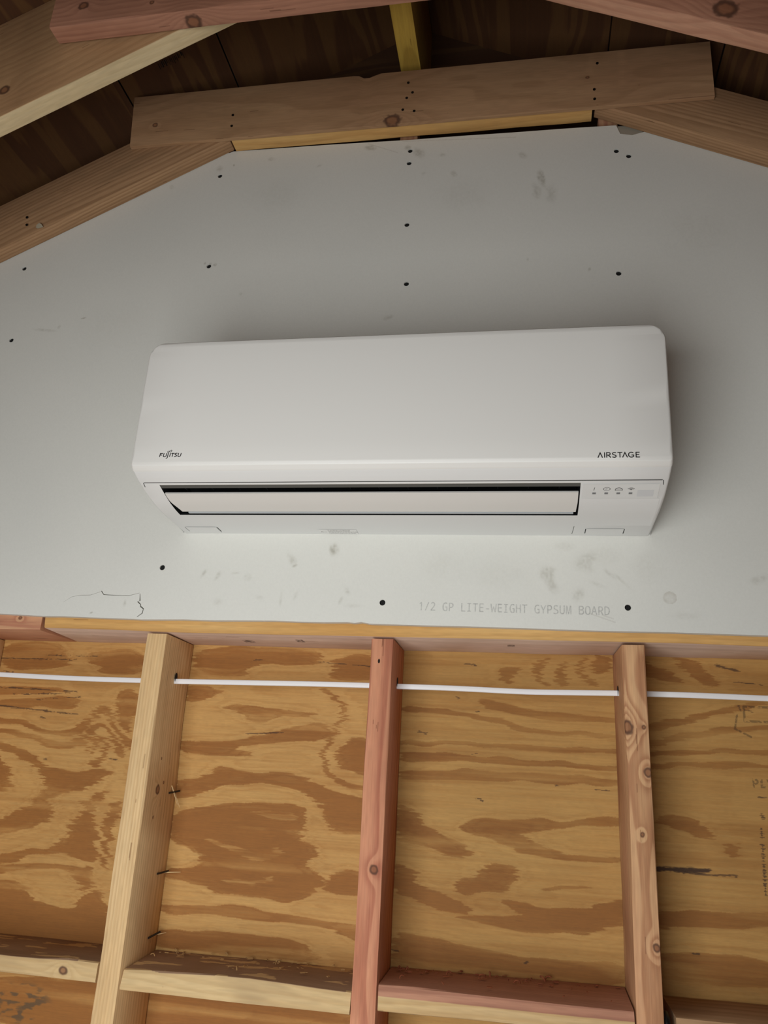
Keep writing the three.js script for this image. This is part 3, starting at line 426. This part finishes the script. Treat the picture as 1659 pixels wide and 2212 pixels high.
  // scrap of paper caught on the left nailer
  const scrap = new THREE.BufferGeometry(); scrap.setAttribute('position', new THREE.Float32BufferAttribute([-0.796, 0.8630, 0.0512, -0.7835, 0.8655, 0.0512, -0.7875, 0.8715, 0.0535, -0.793, 0.8745, 0.0545, -0.7995, 0.8715, 0.053, -0.8015, 0.866, 0.0513], 3)); scrap.setIndex([0, 1, 2, 0, 2, 3, 0, 3, 4, 0, 4, 5]);
  const sc = part(eL, 'paper_scrap', toCreasedNormals(scrap, 0.3), mat(0xa59a84, 0.95, { side: THREE.DoubleSide }), 'curl of torn paper caught on the nailer'); sc.position.set(0, 0, 0).sub(eL.position);
}

// ---------------------------------------------------------------- cable
{
  const z = -0.062, pts = [[-0.90, -0.0735], [-0.76, -0.0747], [-0.60, -0.0772], [-0.4123, -0.0765], [-0.25, -0.0742], [-0.10, -0.0722], [0, -0.0718], [0.12, -0.0718], [0.24, -0.0735], [0.32, -0.0722], [0.4111, -0.0705], [0.52, -0.0700], [0.66, -0.0712], [0.90, -0.0712]].map(([x, y]) => new THREE.Vector3(x, y - 0.0015, z));
  const curve = new THREE.CatmullRomCurve3(pts), sec = new THREE.Shape(); const a = 0.0047, b = 0.0024;
  for (let k = 0; k < 16; k++) { const t = k / 16 * Math.PI * 2, x = b * Math.cos(t), y = (a - b) * Math.sign(Math.sin(t)) * (Math.abs(Math.sin(t)) > 1e-6 ? 1 : 0) + b * Math.sin(t); k ? sec.lineTo(x, y) : sec.moveTo(x, y); }
  const pos = [], ix = [], N = 120, M = 16, ring = sec.getPoints().slice(0, M);
  for (let i = 0; i <= N; i++) { const q = curve.getPointAt(i / N); for (let k = 0; k < M; k++) pos.push(q.x, q.y + ring[k].y, q.z + ring[k].x); }
  for (let i = 0; i < N; i++) for (let k = 0; k < M; k++) { const p = i * M + k, r = i * M + (k + 1) % M; ix.push(p, r, p + M, r, r + M, p + M); }
  const g = new THREE.BufferGeometry(); g.setAttribute('position', new THREE.Float32BufferAttribute(pos, 3)); g.setIndex(ix); g.computeVertexNormals();
  put(new THREE.Mesh(g, mat(0xe6e3e2, 0.5)), 'electrical_cable', 'flat white electrical cable threaded through holes in the studs', 'cable');
}
// dark discs on the studs' sides paint the shade of the bored cable holes
{
  const shadeDisc = new THREE.CylinderGeometry(0.0085, 0.0085, 0.0006, 20).rotateZ(Math.PI / 2), dark1 = mat(0x1a0f08, 0.95);
  const studs = scene.children.filter((o) => o.name.startsWith('wall_stud'));
  for (const [i, dx, y] of [[0, 0.0196, -0.071], [1, 0.0196, -0.0665], [2, -0.0196, -0.0685]]) { const s = studs[i], m = part(s, 'bored_hole_shade', shadeDisc, dark1, 'dark disc painted for the shade of a bored cable hole'); m.position.set(XS[i] + dx, y, -0.062).sub(s.position); m.scale.set(1, 1.0, 0.62); }
  // dark disc paints the shade of a nail hole high on the pink stud
  const h = part(studs[1], 'nail_hole_shade', new THREE.CylinderGeometry(0.0022, 0.0022, 0.0006, 12).rotateX(Math.PI / 2), dark1, 'dark disc painted for the shade of a nail hole'); h.position.set(-0.004, -0.039, 0.0001).sub(studs[1].position); h.scale.set(0.8, 1.7, 1);
  // nails that broke out of the tan stud, with pale splinters
  const bar = (parent, name, a, b, r0, r1, m, label) => { const A = new THREE.Vector3(...a), B = new THREE.Vector3(...b), d = B.clone().sub(A), q = new THREE.CylinderGeometry(r1, r0, d.length(), 7); const o = part(parent, name, q, m, label); o.quaternion.setFromUnitVectors(new THREE.Vector3(0, 1, 0), d.clone().normalize()); o.position.copy(A).addScaledVector(d, 0.5).sub(parent.position); };
  const steel = mat(0x2b2119, 0.6, { metalness: 0.3 }), chip = mat(0xd6b684, 0.9);
  for (const [y, y2, z] of [[-0.272, -0.268, -0.109], [-0.405, -0.402, -0.104], [-0.505, -0.4985, -0.101]]) {
    bar(studL, 'nail', [-0.3935, y, z + 0.012], [-0.3845, y2, z - 0.014], 0.0017, 0.0017, steel, 'dark bent nail');
  }
  bar(studL, 'splinter', [-0.3935, -0.259, -0.106], [-0.381, -0.291, -0.112], 0.0011, 0.0004, chip, 'pale splinter');
  bar(studL, 'splinter', [-0.3930, -0.262, -0.110], [-0.3775, -0.296, -0.116], 0.0009, 0.0003, chip, 'pale splinter');
  bar(studL, 'splinter', [-0.3925, -0.4045, -0.112], [-0.364, -0.4030, -0.124], 0.0014, 0.0005, chip, 'pale splinter');
  bar(studL, 'splinter', [-0.3925, -0.5035, -0.112], [-0.377, -0.5005, -0.124], 0.0009, 0.0004, chip, 'pale splinter');
  bar(studL, 'nail', [-0.4335, -0.222, -0.070], [-0.468, -0.2215, -0.096], 0.0016, 0.0012, steel, 'dark bent nail');
}
// half round black fitting against the knotty stud
{
  const g = new THREE.LatheGeometry([[0, 0], [0.013, 0], [0.0145, 0.0015], [0.0145, 0.006], [0.011, 0.0075], [0, 0.0075]].map(([a, b]) => new THREE.Vector2(a, b)), 28).rotateZ(-Math.PI / 2);
  const m = put(new THREE.Mesh(g, mat(0x0d0d0e, 0.35)), 'cable_bushing', 'black round fitting on the side of the knotty stud', 'fitting'); m.position.set(0.4313, -0.543, -0.022); m.scale.set(1.2, 1.5, 1.4);
}
// shavings lying on the blocking
{
  const r = rng(12), base = new THREE.TorusGeometry(0.004, 0.0009, 4, 6, 2.4), flake = new THREE.BoxGeometry(0.006, 0.0006, 0.0025);
  const heap = (n, x0, x1, y, label, tint) => { const l = []; for (let i = 0; i < n; i++) { const g = (r() < 0.4 ? base : flake).clone(), s = 0.5 + r() * 1.1; g.scale(s, s, s); g.rotateX(r() * 0.9 - 0.2); g.rotateY(r() * 6.28); g.translate(mix(x0, x1, r()), y + 0.0016 * s + 0.0004, mix(-0.122, r() < 0.6 ? -0.085 : -0.02, r())); l.push(g); } put(new THREE.Mesh(mergeGeometries(l), mat(tint, 0.95)), 'wood_shavings', label, 'shavings', null, 'stuff'); };
  heap(46, -0.385, -0.03, -0.5283, 'pale wood shavings scattered on the blocking beside the tan stud', 0xb08a58);
  heap(60, 0.03, 0.38, -0.5185, 'reddish sawdust curls along the back of the two toned blocking', 0x8a4a2c);
}

// ---------------------------------------------------------------- air conditioner
{
  const ac = new THREE.Group(); ac.position.set(0.0325, 0.181, BOARD + 0.0008); ac.rotation.z = -0.0062;
  put(ac, 'air_conditioner', 'white wall mounted split air conditioner on the drywall', 'air conditioner');
  const white = new THREE.MeshPhysicalMaterial({ color: new THREE.Color().setRGB(0.755, 0.735, 0.69), roughness: 0.42, clearcoat: 0.12, clearcoatRoughness: 0.4 });
  const whiteCoolLit = white.clone(); whiteCoolLit.roughness = 0.5; whiteCoolLit.color.setRGB(0.78, 0.785, 0.765);  // cooler copy: daylight bounce under the unit put into the colour
  const darkPlastic = mat(0x1c1d1e, 0.6);
  const H = 0.27, HW = 0.4175, RT = 0.028, EDGE = 0.006, LIP = 0.0385;   // LIP: height of the front panel's lower edge
  // side profile: depth from the wall at each height
  const prof = [[0, 0], [0.0004, 0.008], [0.0010, 0.03], [0.0028, 0.06], [0.0050, 0.090], [0.0066, 0.108], [0.0118, 0.137], [0.0212, 0.168], [0.0265, 0.1835], [0.0310, 0.196], [LIP, 0.2125], [0.0425, 0.2185], [0.0465, 0.2215], [0.052, 0.2225], [0.08, 0.2226], [0.16, 0.2224], [0.24, 0.2220], [0.264, 0.2216], [0.2672, 0.2206], [0.2688, 0.2190], [0.2696, 0.2168], [H, 0.2140]];
  const zAt = (y) => { for (let i = 1; i < prof.length; i++) if (y <= prof[i][0]) return mix(prof[i - 1][1], prof[i][1], (y - prof[i - 1][0]) / (prof[i][0] - prof[i - 1][0])); return prof.at(-1)[1]; };
  const yAt = (z) => { for (let i = 1; i < 14; i++) if (z <= prof[i][1]) return mix(prof[i - 1][0], prof[i][0], (z - prof[i - 1][1]) / (prof[i][1] - prof[i - 1][1])); return prof[13][0]; };
  const half = (y) => y > H - RT ? HW - RT + Math.sqrt(Math.max(0, RT * RT - (y - H + RT) ** 2)) : y < 0.03 ? HW - 0.0035 * ((0.03 - y) / 0.03) ** 2 : HW;
  const normalAt = (y) => { const e = 0.0006, a = zAt(Math.max(0, y - e)), b = zAt(Math.min(H, y + e)), dy = Math.min(H, y + e) - Math.max(0, y - e), l = Math.hypot(dy, b - a); return [-(b - a) / l, dy / l]; };  // (ny, nz)
  // skin between two heights: front with rolled edges and the sides back to the wall; cells in `gap` (x0, x1) are left open
  function skin(rows, gap, off = 0, back = 0) {
    const pos = [], ix = [];
    let cols = null;
    rows.forEach((y) => {
      const h = half(y) - (off < 0 ? -off : 0), z = zAt(y) + off, [ny, nz] = normalAt(y), row = [];
      const roll = []; for (let k = 0; k <= 5; k++) { const t = k / 5 * Math.PI / 2, inw = EDGE * (1 - Math.cos(t)); roll.push([h - EDGE + EDGE * Math.sin(t), -inw]); }
      const edge = (s) => roll.map(([x, d]) => [s * x, Math.max(back, 0) === 0 ? y + ny * d : y + ny * d, Math.max(back, z + nz * d)]);
      const L = edge(-1).reverse(), R = edge(1);
      row.push([-h, y, back], ...L);
      const xs = gap ? [gap[0], ...[1, 2, 3, 4, 5, 6, 7].map((k) => mix(gap[0], gap[1], k / 8)), gap[1]] : [1, 2, 3, 4, 5, 6, 7, 8, 9].map((k) => mix(-HW, HW, k / 10));
      for (const x of xs) row.push([x, y, z]);
      row.push(...R, [h, y, back]);
      cols = row.length; for (const q of row) pos.push(...q);
    });
    return { pos, ix, cols };
  }
  const finish = (s) => { let g = new THREE.BufferGeometry(); g.setAttribute('position', new THREE.Float32BufferAttribute(s.pos, 3)); g.setIndex(s.ix); return toCreasedNormals(g, 0.5); };
  const quad = (ix, a, b, c, d) => ix.push(a, b, c, a, c, d);
  const between = (a, b, n) => Array.from({ length: n + 1 }, (_, k) => mix(a, b, k / n));

  // ---- front panel, from its lower lip to the top
  {
    const rows = [LIP, 0.0405, 0.0425, 0.0445, 0.0465, 0.049, 0.052, ...between(0.06, 0.24, 8), ...between(H - RT, 0.262, 8), 0.264, 0.2656, 0.2672, 0.268, 0.2688, 0.2692, 0.2696, 0.2698, H];
    const s = skin(rows, null), n = s.cols;
    for (let r = 0; r + 1 < rows.length; r++) for (let c = 0; c + 1 < n; c++) quad(s.ix, r * n + c, r * n + c + 1, (r + 1) * n + c + 1, (r + 1) * n + c);
    const t = (rows.length - 1) * n; for (let c = 1; c + 2 < n; c++) s.ix.push(t, t + c, t + c + 1);       // top
    s.ix.push(t, t + n - 2, t + n - 1);
    part(ac, 'front_panel', finish(s), white, 'smooth white front panel with rounded upper corners');
  }
  // ---- lower casing with the outlet cut out of it
  const GX = [-0.3815, 0.2905], zTop = 0.1845, zBot = 0.0925, yTop = yAt(zTop), yBot = yAt(zBot);
  const yGroove = yAt(0.1885);
  {
    // upper brow, down to the groove
    const rows = [...between(yGroove + 0.0003, LIP, 6), LIP + 0.0025], s = skin(rows, null, -0.0005), n = s.cols;
    for (let r = 0; r + 1 < rows.length; r++) for (let c = 0; c + 1 < n; c++) quad(s.ix, r * n + c, r * n + c + 1, (r + 1) * n + c + 1, (r + 1) * n + c);
    part(ac, 'brow', finish(s), whiteCoolLit);
    // outlet frame
    const rows2 = [...[0, 0.008, 0.03, 0.045, 0.06, 0.075, zBot].map(yAt), ...between(zBot, zTop, 9).slice(1).map(yAt), yGroove - 0.0003], k0 = 6, k1 = 15, f = skin(rows2, GX, -0.0008), m = f.cols, cL = 7, cR = 15;
    for (let r = 0; r + 1 < rows2.length; r++) for (let c = 0; c + 1 < m; c++) { if (r >= k0 && r < k1 && c >= cL && c < cR) continue; quad(f.ix, r * m + c, r * m + c + 1, (r + 1) * m + c + 1, (r + 1) * m + c); }
    part(ac, 'lower_casing', finish(f), whiteCoolLit, 'white lower casing around the air outlet');
    // dark line of the groove: the casing's core seen through the open joint
    const core = skin([...between(yGroove - 0.004, yGroove + 0.004, 4)], null, -0.004), q = core.cols;
    for (let r = 0; r < 4; r++) for (let c = 0; c + 1 < q; c++) quad(core.ix, r * q + c, r * q + c + 1, (r + 1) * q + c + 1, (r + 1) * q + c);
    part(ac, 'joint', finish(core), mat(0x55544f, 0.8));
    // the joint stops short of the ends, where it turns down
    for (const side of [0, 1]) {
      const fill = skin([yGroove - 0.0004, yGroove, yGroove + 0.0004], [-0.4065, 0.4065], -0.0006), w = fill.cols;
      for (let r = 0; r < 2; r++) for (let c = side ? 15 : 0; c < (side ? w - 1 : 7); c++) quad(fill.ix, r * w + c, r * w + c + 1, (r + 1) * w + c + 1, (r + 1) * w + c);
      part(ac, 'joint_end', finish(fill), whiteCoolLit);
    }
    // duct behind the outlet
    const d = { pos: [], ix: [] }, duct = [[yTop, zTop - 0.0008], [yTop + 0.03, zTop - 0.035], [yTop + 0.05, 0.09], [yBot + 0.045, 0.05], [yBot + 0.02, zBot - 0.02], [yBot, zBot - 0.0008]];
    for (const x of GX) for (const [y, z] of duct) d.pos.push(x, y, z);
    for (let k = 0; k < 5; k++) quad(d.ix, k, k + 1, k + 7, k + 6);
    for (const o of [0, 6]) for (let k = 1; k < 5; k++) d.ix.push(o, o + k, o + k + 1);
    part(ac, 'outlet_duct', finish(d), darkPlastic, 'black plastic duct of the air outlet');
    // slim vertical vanes deep in the outlet
    const vane = new THREE.BoxGeometry(0.0014, 0.02, 0.03); for (let k = 0; k < 14; k++) part(ac, 'vane', vane, mat(0x242628, 0.6)).position.set(mix(GX[0] + 0.03, GX[1] - 0.03, k / 13), yTop + 0.016, zTop - 0.03);
    // white upper lip of the outlet
    const lip = new THREE.BoxGeometry(GX[1] - GX[0], 0.0016, 0.002); part(ac, 'outlet_lip', lip, white).position.set((GX[0] + GX[1]) / 2, yTop + 0.0004, zTop - 0.0020);
  }
  // ---- louver: a bowed flap, shut but for a slit above and below
  {
    const s = { pos: [], ix: [] }, Z = between(0.1062, 0.1615, 10), n = 11, x0 = (z) => GX[0] + 0.0012 + 0.0105 * smooth(0.15, 0.10, z) * 0.9, x1 = (z) => GX[1] - 0.0022 - 0.0015 * smooth(0.14, 0.10, z);
    for (const t of [0, 1]) for (const z of Z) { const y = yAt(z) + (t ? 0.0026 : -0.0001), zz = z - (t ? 0.0015 : 0); for (let k = 0; k <= 8; k++) s.pos.push(mix(x0(z), x1(z), k / 8), y, zz); }
    for (const t of [0, 1]) for (let r = 0; r + 1 < n; r++) for (let k = 0; k < 8; k++) { const a = t * n * 9 + r * 9 + k; t ? quad(s.ix, a, a + 9, a + 10, a + 1) : quad(s.ix, a, a + 1, a + 10, a + 9); }
    const m = n * 9; for (let k = 0; k < 8; k++) { quad(s.ix, k, m + k, m + k + 1, k + 1); const e = (n - 1) * 9; quad(s.ix, e + k, e + k + 1, m + e + k + 1, m + e + k); }
    for (let r = 0; r + 1 < n; r++) { quad(s.ix, r * 9, (r + 1) * 9, m + (r + 1) * 9, m + r * 9); const e = r * 9 + 8; quad(s.ix, e, m + e, m + e + 9, e + 9); }
    part(ac, 'louver', finish(s), white, 'long white bowed louver across the air outlet');
    const v = new THREE.BoxGeometry(GX[1] - GX[0] - 0.026, 0.0022, 0.0052); part(ac, 'lower_vane', v, mat(0xb9bec0, 0.35), 'thin grey lower vane').position.set((GX[0] + GX[1]) / 2 + 0.006, yBot + 0.0022, 0.0985);
  }
  // ---- patches that lie on the curved lower casing
  function patch(x0, x1, z0, z1, lift, nx = 4, nz = 8) {
    const pos = [], uv = [], ix = [];
    for (let j = 0; j <= nz; j++) for (let i = 0; i <= nx; i++) { const z = mix(z0, z1, j / nz), y = yAt(z), [ny, nn] = normalAt(Math.max(0.0002, y)), l = lift - 0.0008 * 0.0; pos.push(mix(x0, x1, i / nx), y + ny * l, z + nn * l); uv.push(i / nx, j / nz); }
    for (let j = 0; j < nz; j++) for (let i = 0; i < nx; i++) { const a = j * (nx + 1) + i; quad(ix, a, a + 1, a + nx + 2, a + nx + 1); }
    const g = new THREE.BufferGeometry(); g.setAttribute('position', new THREE.Float32BufferAttribute(pos, 3)); g.setAttribute('uv', new THREE.Float32BufferAttribute(uv, 2)); g.setIndex(ix); g.computeVertexNormals(); return g;
  }
  const canvas = (w, h, draw) => { const cv = document.createElement('canvas'); cv.width = w; cv.height = h; const g = cv.getContext('2d'); draw(g, w, h); const t = new THREE.CanvasTexture(cv); t.colorSpace = THREE.SRGBColorSpace; return t; };
  // indicator strip with its four icons, lamps and the receiver window
  {
    const X0 = 0.2935, X1 = 0.404, Z0 = 0.1465, Z1 = 0.1800, W = 1105, Hh = 380;   // 10 px to the millimetre along x
    const px = (x) => (x - X0) / (X1 - X0) * W, py = (z) => Hh - (z - Z0) / (Z1 - Z0) * Hh;
    const t = canvas(W, Hh, (g) => {
      g.fillStyle = '#dfe0dd'; g.fillRect(0, 0, W, Hh);
      g.fillStyle = '#d2d4d4'; g.fillRect(px(0.3737), py(0.1668), px(0.3974) - px(0.3737), py(0.1508) - py(0.1668));
      g.strokeStyle = g.fillStyle = '#56595a'; g.lineWidth = 9; g.lineCap = 'round';
      const iy = py(0.1690), ly = py(0.1590), S = 1.15;
      let x = px(0.3108); g.beginPath(); g.moveTo(x - 4, iy + 32); g.lineTo(x + 6, iy - 36); g.stroke();
      x = px(0.3291); g.beginPath(); g.ellipse(x, iy, 48, 40, 0, 0, 7); g.stroke(); g.lineWidth = 7; g.beginPath(); g.moveTo(x + 2, iy - 26); g.lineTo(x + 2, iy + 4); g.lineTo(x - 24, iy + 4); g.stroke();
      x = px(0.3465); g.lineWidth = 10; g.beginPath(); g.moveTo(x - 50, iy + 38); g.lineTo(x + 50, iy + 38); g.lineTo(x + 50, iy + 4); g.quadraticCurveTo(x + 20, iy - 34, x, iy - 34); g.quadraticCurveTo(x - 20, iy - 34, x - 50, iy + 4); g.closePath(); g.stroke(); g.beginPath(); g.moveTo(x - 44, iy + 2); g.lineTo(x + 44, iy + 2); g.stroke();
      x = px(0.3642); g.lineWidth = 10; for (const r of [58, 38]) { g.beginPath(); g.arc(x, iy + 30, r, -Math.PI * 0.80, -Math.PI * 0.20); g.stroke(); } g.beginPath(); g.moveTo(x, iy + 36); g.lineTo(x - 20, iy + 4); g.lineTo(x + 20, iy + 4); g.closePath(); g.fill();
    });
    const strip = part(ac, 'indicator_strip', patch(X0, X1, Z0, Z1, 0.0003), new THREE.MeshStandardMaterial({ map: t, roughness: 0.3 }), 'glossy strip with timer, fan and wireless icons');
    for (const x of [0.3112, 0.3289, 0.3464, 0.3641]) { const m = part(strip, 'indicator_lamp', new RoundedBoxGeometry(0.0052, 0.0006, 0.0042, 2, 0.0003), mat(0x77797a, 0.4), 'small unlit grey lamp'); const y = yAt(0.159), [ny, nn] = normalAt(y); m.position.set(x, y + ny * 0.0004, 0.159 + nn * 0.0004); m.rotation.x = -Math.atan2(nn, -ny); }
    // raised cover under the strip, down to the casing's foot
    const cover = patch(0.2925, 0.4075, 0.0500, 0.1462, 0.0002, 4, 10); part(ac, 'side_cover', cover, whiteCoolLit);
  }
  // clip covers along the foot, service seam and warning label
  {
    const line = mat(0x2a2a28, 0.8), seam = (x0, z0, x1, z1, w) => { const g = patch(-w / 2, w / 2, z0, z1, 0.0002, 1, 4), p = g.attributes.position; for (let i = 0; i < p.count; i++) p.setX(i, p.getX(i) + mix(x0, x1, (p.getZ(i) - z0) / (z1 - z0))); return g; };
    for (const [a, b] of [[-0.3965, -0.3355], [0.3068, 0.3685]]) {
      const clip = part(ac, 'clip_cover', patch(a + 0.001, b - 0.001, 0.006, 0.036, 0.0007, 4, 6), whiteCoolLit, 'small clip cover');
      part(clip, 'slot', seam(a, 0.012, a, 0.034, 0.0013), line); part(clip, 'slot', seam(b, 0.012, b, 0.034, 0.0013), line);
    }
    for (const [a, b] of [[-0.4075, -0.4085], [0.4075, 0.4085]]) part(ac, 'joint', seam(b, 0.1780, a, 0.1882, 0.0010), line);
    part(ac, 'seam', seam(0.2858, 0.008, 0.2876, 0.046, 0.0009), mat(0x6a6a66, 0.8));
    const lab = canvas(520, 200, (g) => { g.fillStyle = '#e9e9e6'; g.fillRect(0, 0, 520, 200); g.strokeStyle = '#333'; g.lineWidth = 5; g.beginPath(); g.moveTo(16, 120); g.lineTo(34, 84); g.lineTo(54, 120); g.closePath(); g.stroke(); g.fillStyle = '#5f5f5c'; g.fillRect(60, 110, 40, 8); const r = rng(3); for (let j = 0; j < 7; j++) { let x = 120; while (x < (j < 3 ? 420 : 490)) { const w = 10 + r() * 26; g.globalAlpha = 0.5 + 0.4 * r(); g.fillRect(x, 24 + j * 24, w, 9); x += w + 6; } } g.globalAlpha = 1; });
    part(ac, 'warning_label', patch(-0.1505, -0.0825, 0.001, 0.0262, 0.0004, 2, 4), new THREE.MeshStandardMaterial({ map: lab, roughness: 0.5 }), 'small white warning label with grey print');
  }
  // lettering on the front panel
  const mark = (name, w, h, x, y, draw, label) => {
    const cv = document.createElement('canvas'); cv.width = 1024; cv.height = Math.round(1024 * h / w); const g = cv.getContext('2d'); g.fillStyle = '#000'; g.fillRect(0, 0, cv.width, cv.height); g.fillStyle = g.strokeStyle = '#fff'; draw(g, cv.width, cv.height);
    const t = new THREE.CanvasTexture(cv);
    part(ac, name, new THREE.PlaneGeometry(w, h), new THREE.MeshStandardMaterial({ color: 0x08080a, roughness: 0.5, alphaMap: t, transparent: true }), label).position.set(x, y, zAt(y) + 0.0005);
  };
  mark('maker_lettering', 0.0385, 0.0175, -0.3500, 0.0632, (g, w, h) => {   // slanted capitals; the J drops below the line and carries a loop like a lying eight
    const k = w / 385, B = 128 * k, T = 64 * k; g.lineWidth = 13 * k; g.lineJoin = 'miter'; g.lineCap = 'butt';
    g.save(); g.transform(1, 0, -0.16, 1, 18 * k, 0);
    const P = (...pts) => { g.beginPath(); pts.forEach(([x, y], i) => i ? g.lineTo(x * k, y) : g.moveTo(x * k, y)); g.stroke(); };
    P([14, B], [14, T + 4 * k], [58, T + 4 * k]); P([14, 95 * k], [50, 95 * k]);
    g.beginPath(); g.moveTo(76 * k, T); g.lineTo(76 * k, 104 * k); g.quadraticCurveTo(76 * k, B - 3 * k, 99 * k, B - 3 * k); g.quadraticCurveTo(122 * k, B - 3 * k, 122 * k, 104 * k); g.lineTo(122 * k, T); g.stroke();
    g.beginPath(); g.moveTo(148 * k, 50 * k); g.lineTo(152 * k, 130 * k); g.quadraticCurveTo(152 * k, 152 * k, 132 * k, 155 * k); g.stroke();
    g.lineWidth = 7.5 * k; g.beginPath(); g.moveTo(150 * k, 56 * k); g.bezierCurveTo(118 * k, 54 * k, 126 * k, 20 * k, 152 * k, 34 * k); g.bezierCurveTo(176 * k, 54 * k, 202 * k, 40 * k, 194 * k, 20 * k); g.bezierCurveTo(186 * k, 2 * k, 164 * k, 12 * k, 156 * k, 34 * k); g.stroke(); g.lineWidth = 13 * k;
    P([186, T], [186, B]); P([202, T + 4 * k], [256, T + 4 * k]); P([229, T], [229, B]);
    g.beginPath(); g.moveTo(304 * k, 70 * k); g.bezierCurveTo(270 * k, 58 * k, 254 * k, 84 * k, 280 * k, 94 * k); g.bezierCurveTo(316 * k, 106 * k, 300 * k, 134 * k, 264 * k, 122 * k); g.stroke();
    g.beginPath(); g.moveTo(324 * k, T); g.lineTo(324 * k, 104 * k); g.quadraticCurveTo(324 * k, B - 3 * k, 346 * k, B - 3 * k); g.quadraticCurveTo(368 * k, B - 3 * k, 368 * k, 104 * k); g.lineTo(368 * k, T); g.stroke();
    g.restore();
  }, 'black maker lettering');
  mark('series_lettering', 0.060, 0.0098, 0.3418, 0.0538, (g, w, h) => {   // wide thin capitals, the A without its bar
    const k = w / 600, T = 8 * k, B = 90 * k; g.lineWidth = 13 * k; g.lineJoin = 'miter';
    const P = (...pts) => { g.beginPath(); pts.forEach(([x, y], i) => i ? g.lineTo(x * k, y) : g.moveTo(x * k, y)); g.stroke(); };
    P([8, B], [40, T + 6 * k], [72, B]); P([102, T], [102, B]);
    P([132, B], [132, T + 4 * k], [160, T + 4 * k]); g.beginPath(); g.arc(160 * k, 32 * k, 20 * k, -Math.PI / 2, Math.PI / 2); g.lineTo(136 * k, 52 * k); g.stroke(); P([154, 52 * k], [188, B]);
    g.beginPath(); g.moveTo(262 * k, 18 * k); g.bezierCurveTo(230 * k, 2 * k, 196 * k, 24 * k, 222 * k, 44 * k); g.bezierCurveTo(236 * k, 52 * k, 266 * k, 52 * k, 262 * k, 72 * k); g.bezierCurveTo(256 * k, 92 * k, 226 * k, 90 * k, 210 * k, 78 * k); g.stroke();
    P([282, T + 4 * k], [350, T + 4 * k]); P([316, T], [316, B]);
    P([352, B], [386, T + 6 * k], [420, B]);
    g.beginPath(); g.arc(474 * k, 49 * k, 38 * k, -0.75, -Math.PI * 2 + 0.75, true); g.stroke(); P([476, 54 * k], [506, 54 * k], [506, 80 * k]);
    P([590, T + 4 * k], [540, T + 4 * k], [540, B - 4 * k], [592, B - 4 * k]); P([540, 48 * k], [584, 48 * k]);
  }, 'black series lettering');
}

// ---------------------------------------------------------------- everything above was measured from the plate: lift it onto the floor
for (const o of scene.children) if (!o.isLight && !o.isCamera) o.position.y += FLOOR;
scene.traverse((o) => { if (o.isMesh) { o.castShadow = true; o.receiveShadow = true; } });
renderer.render(scene, camera);
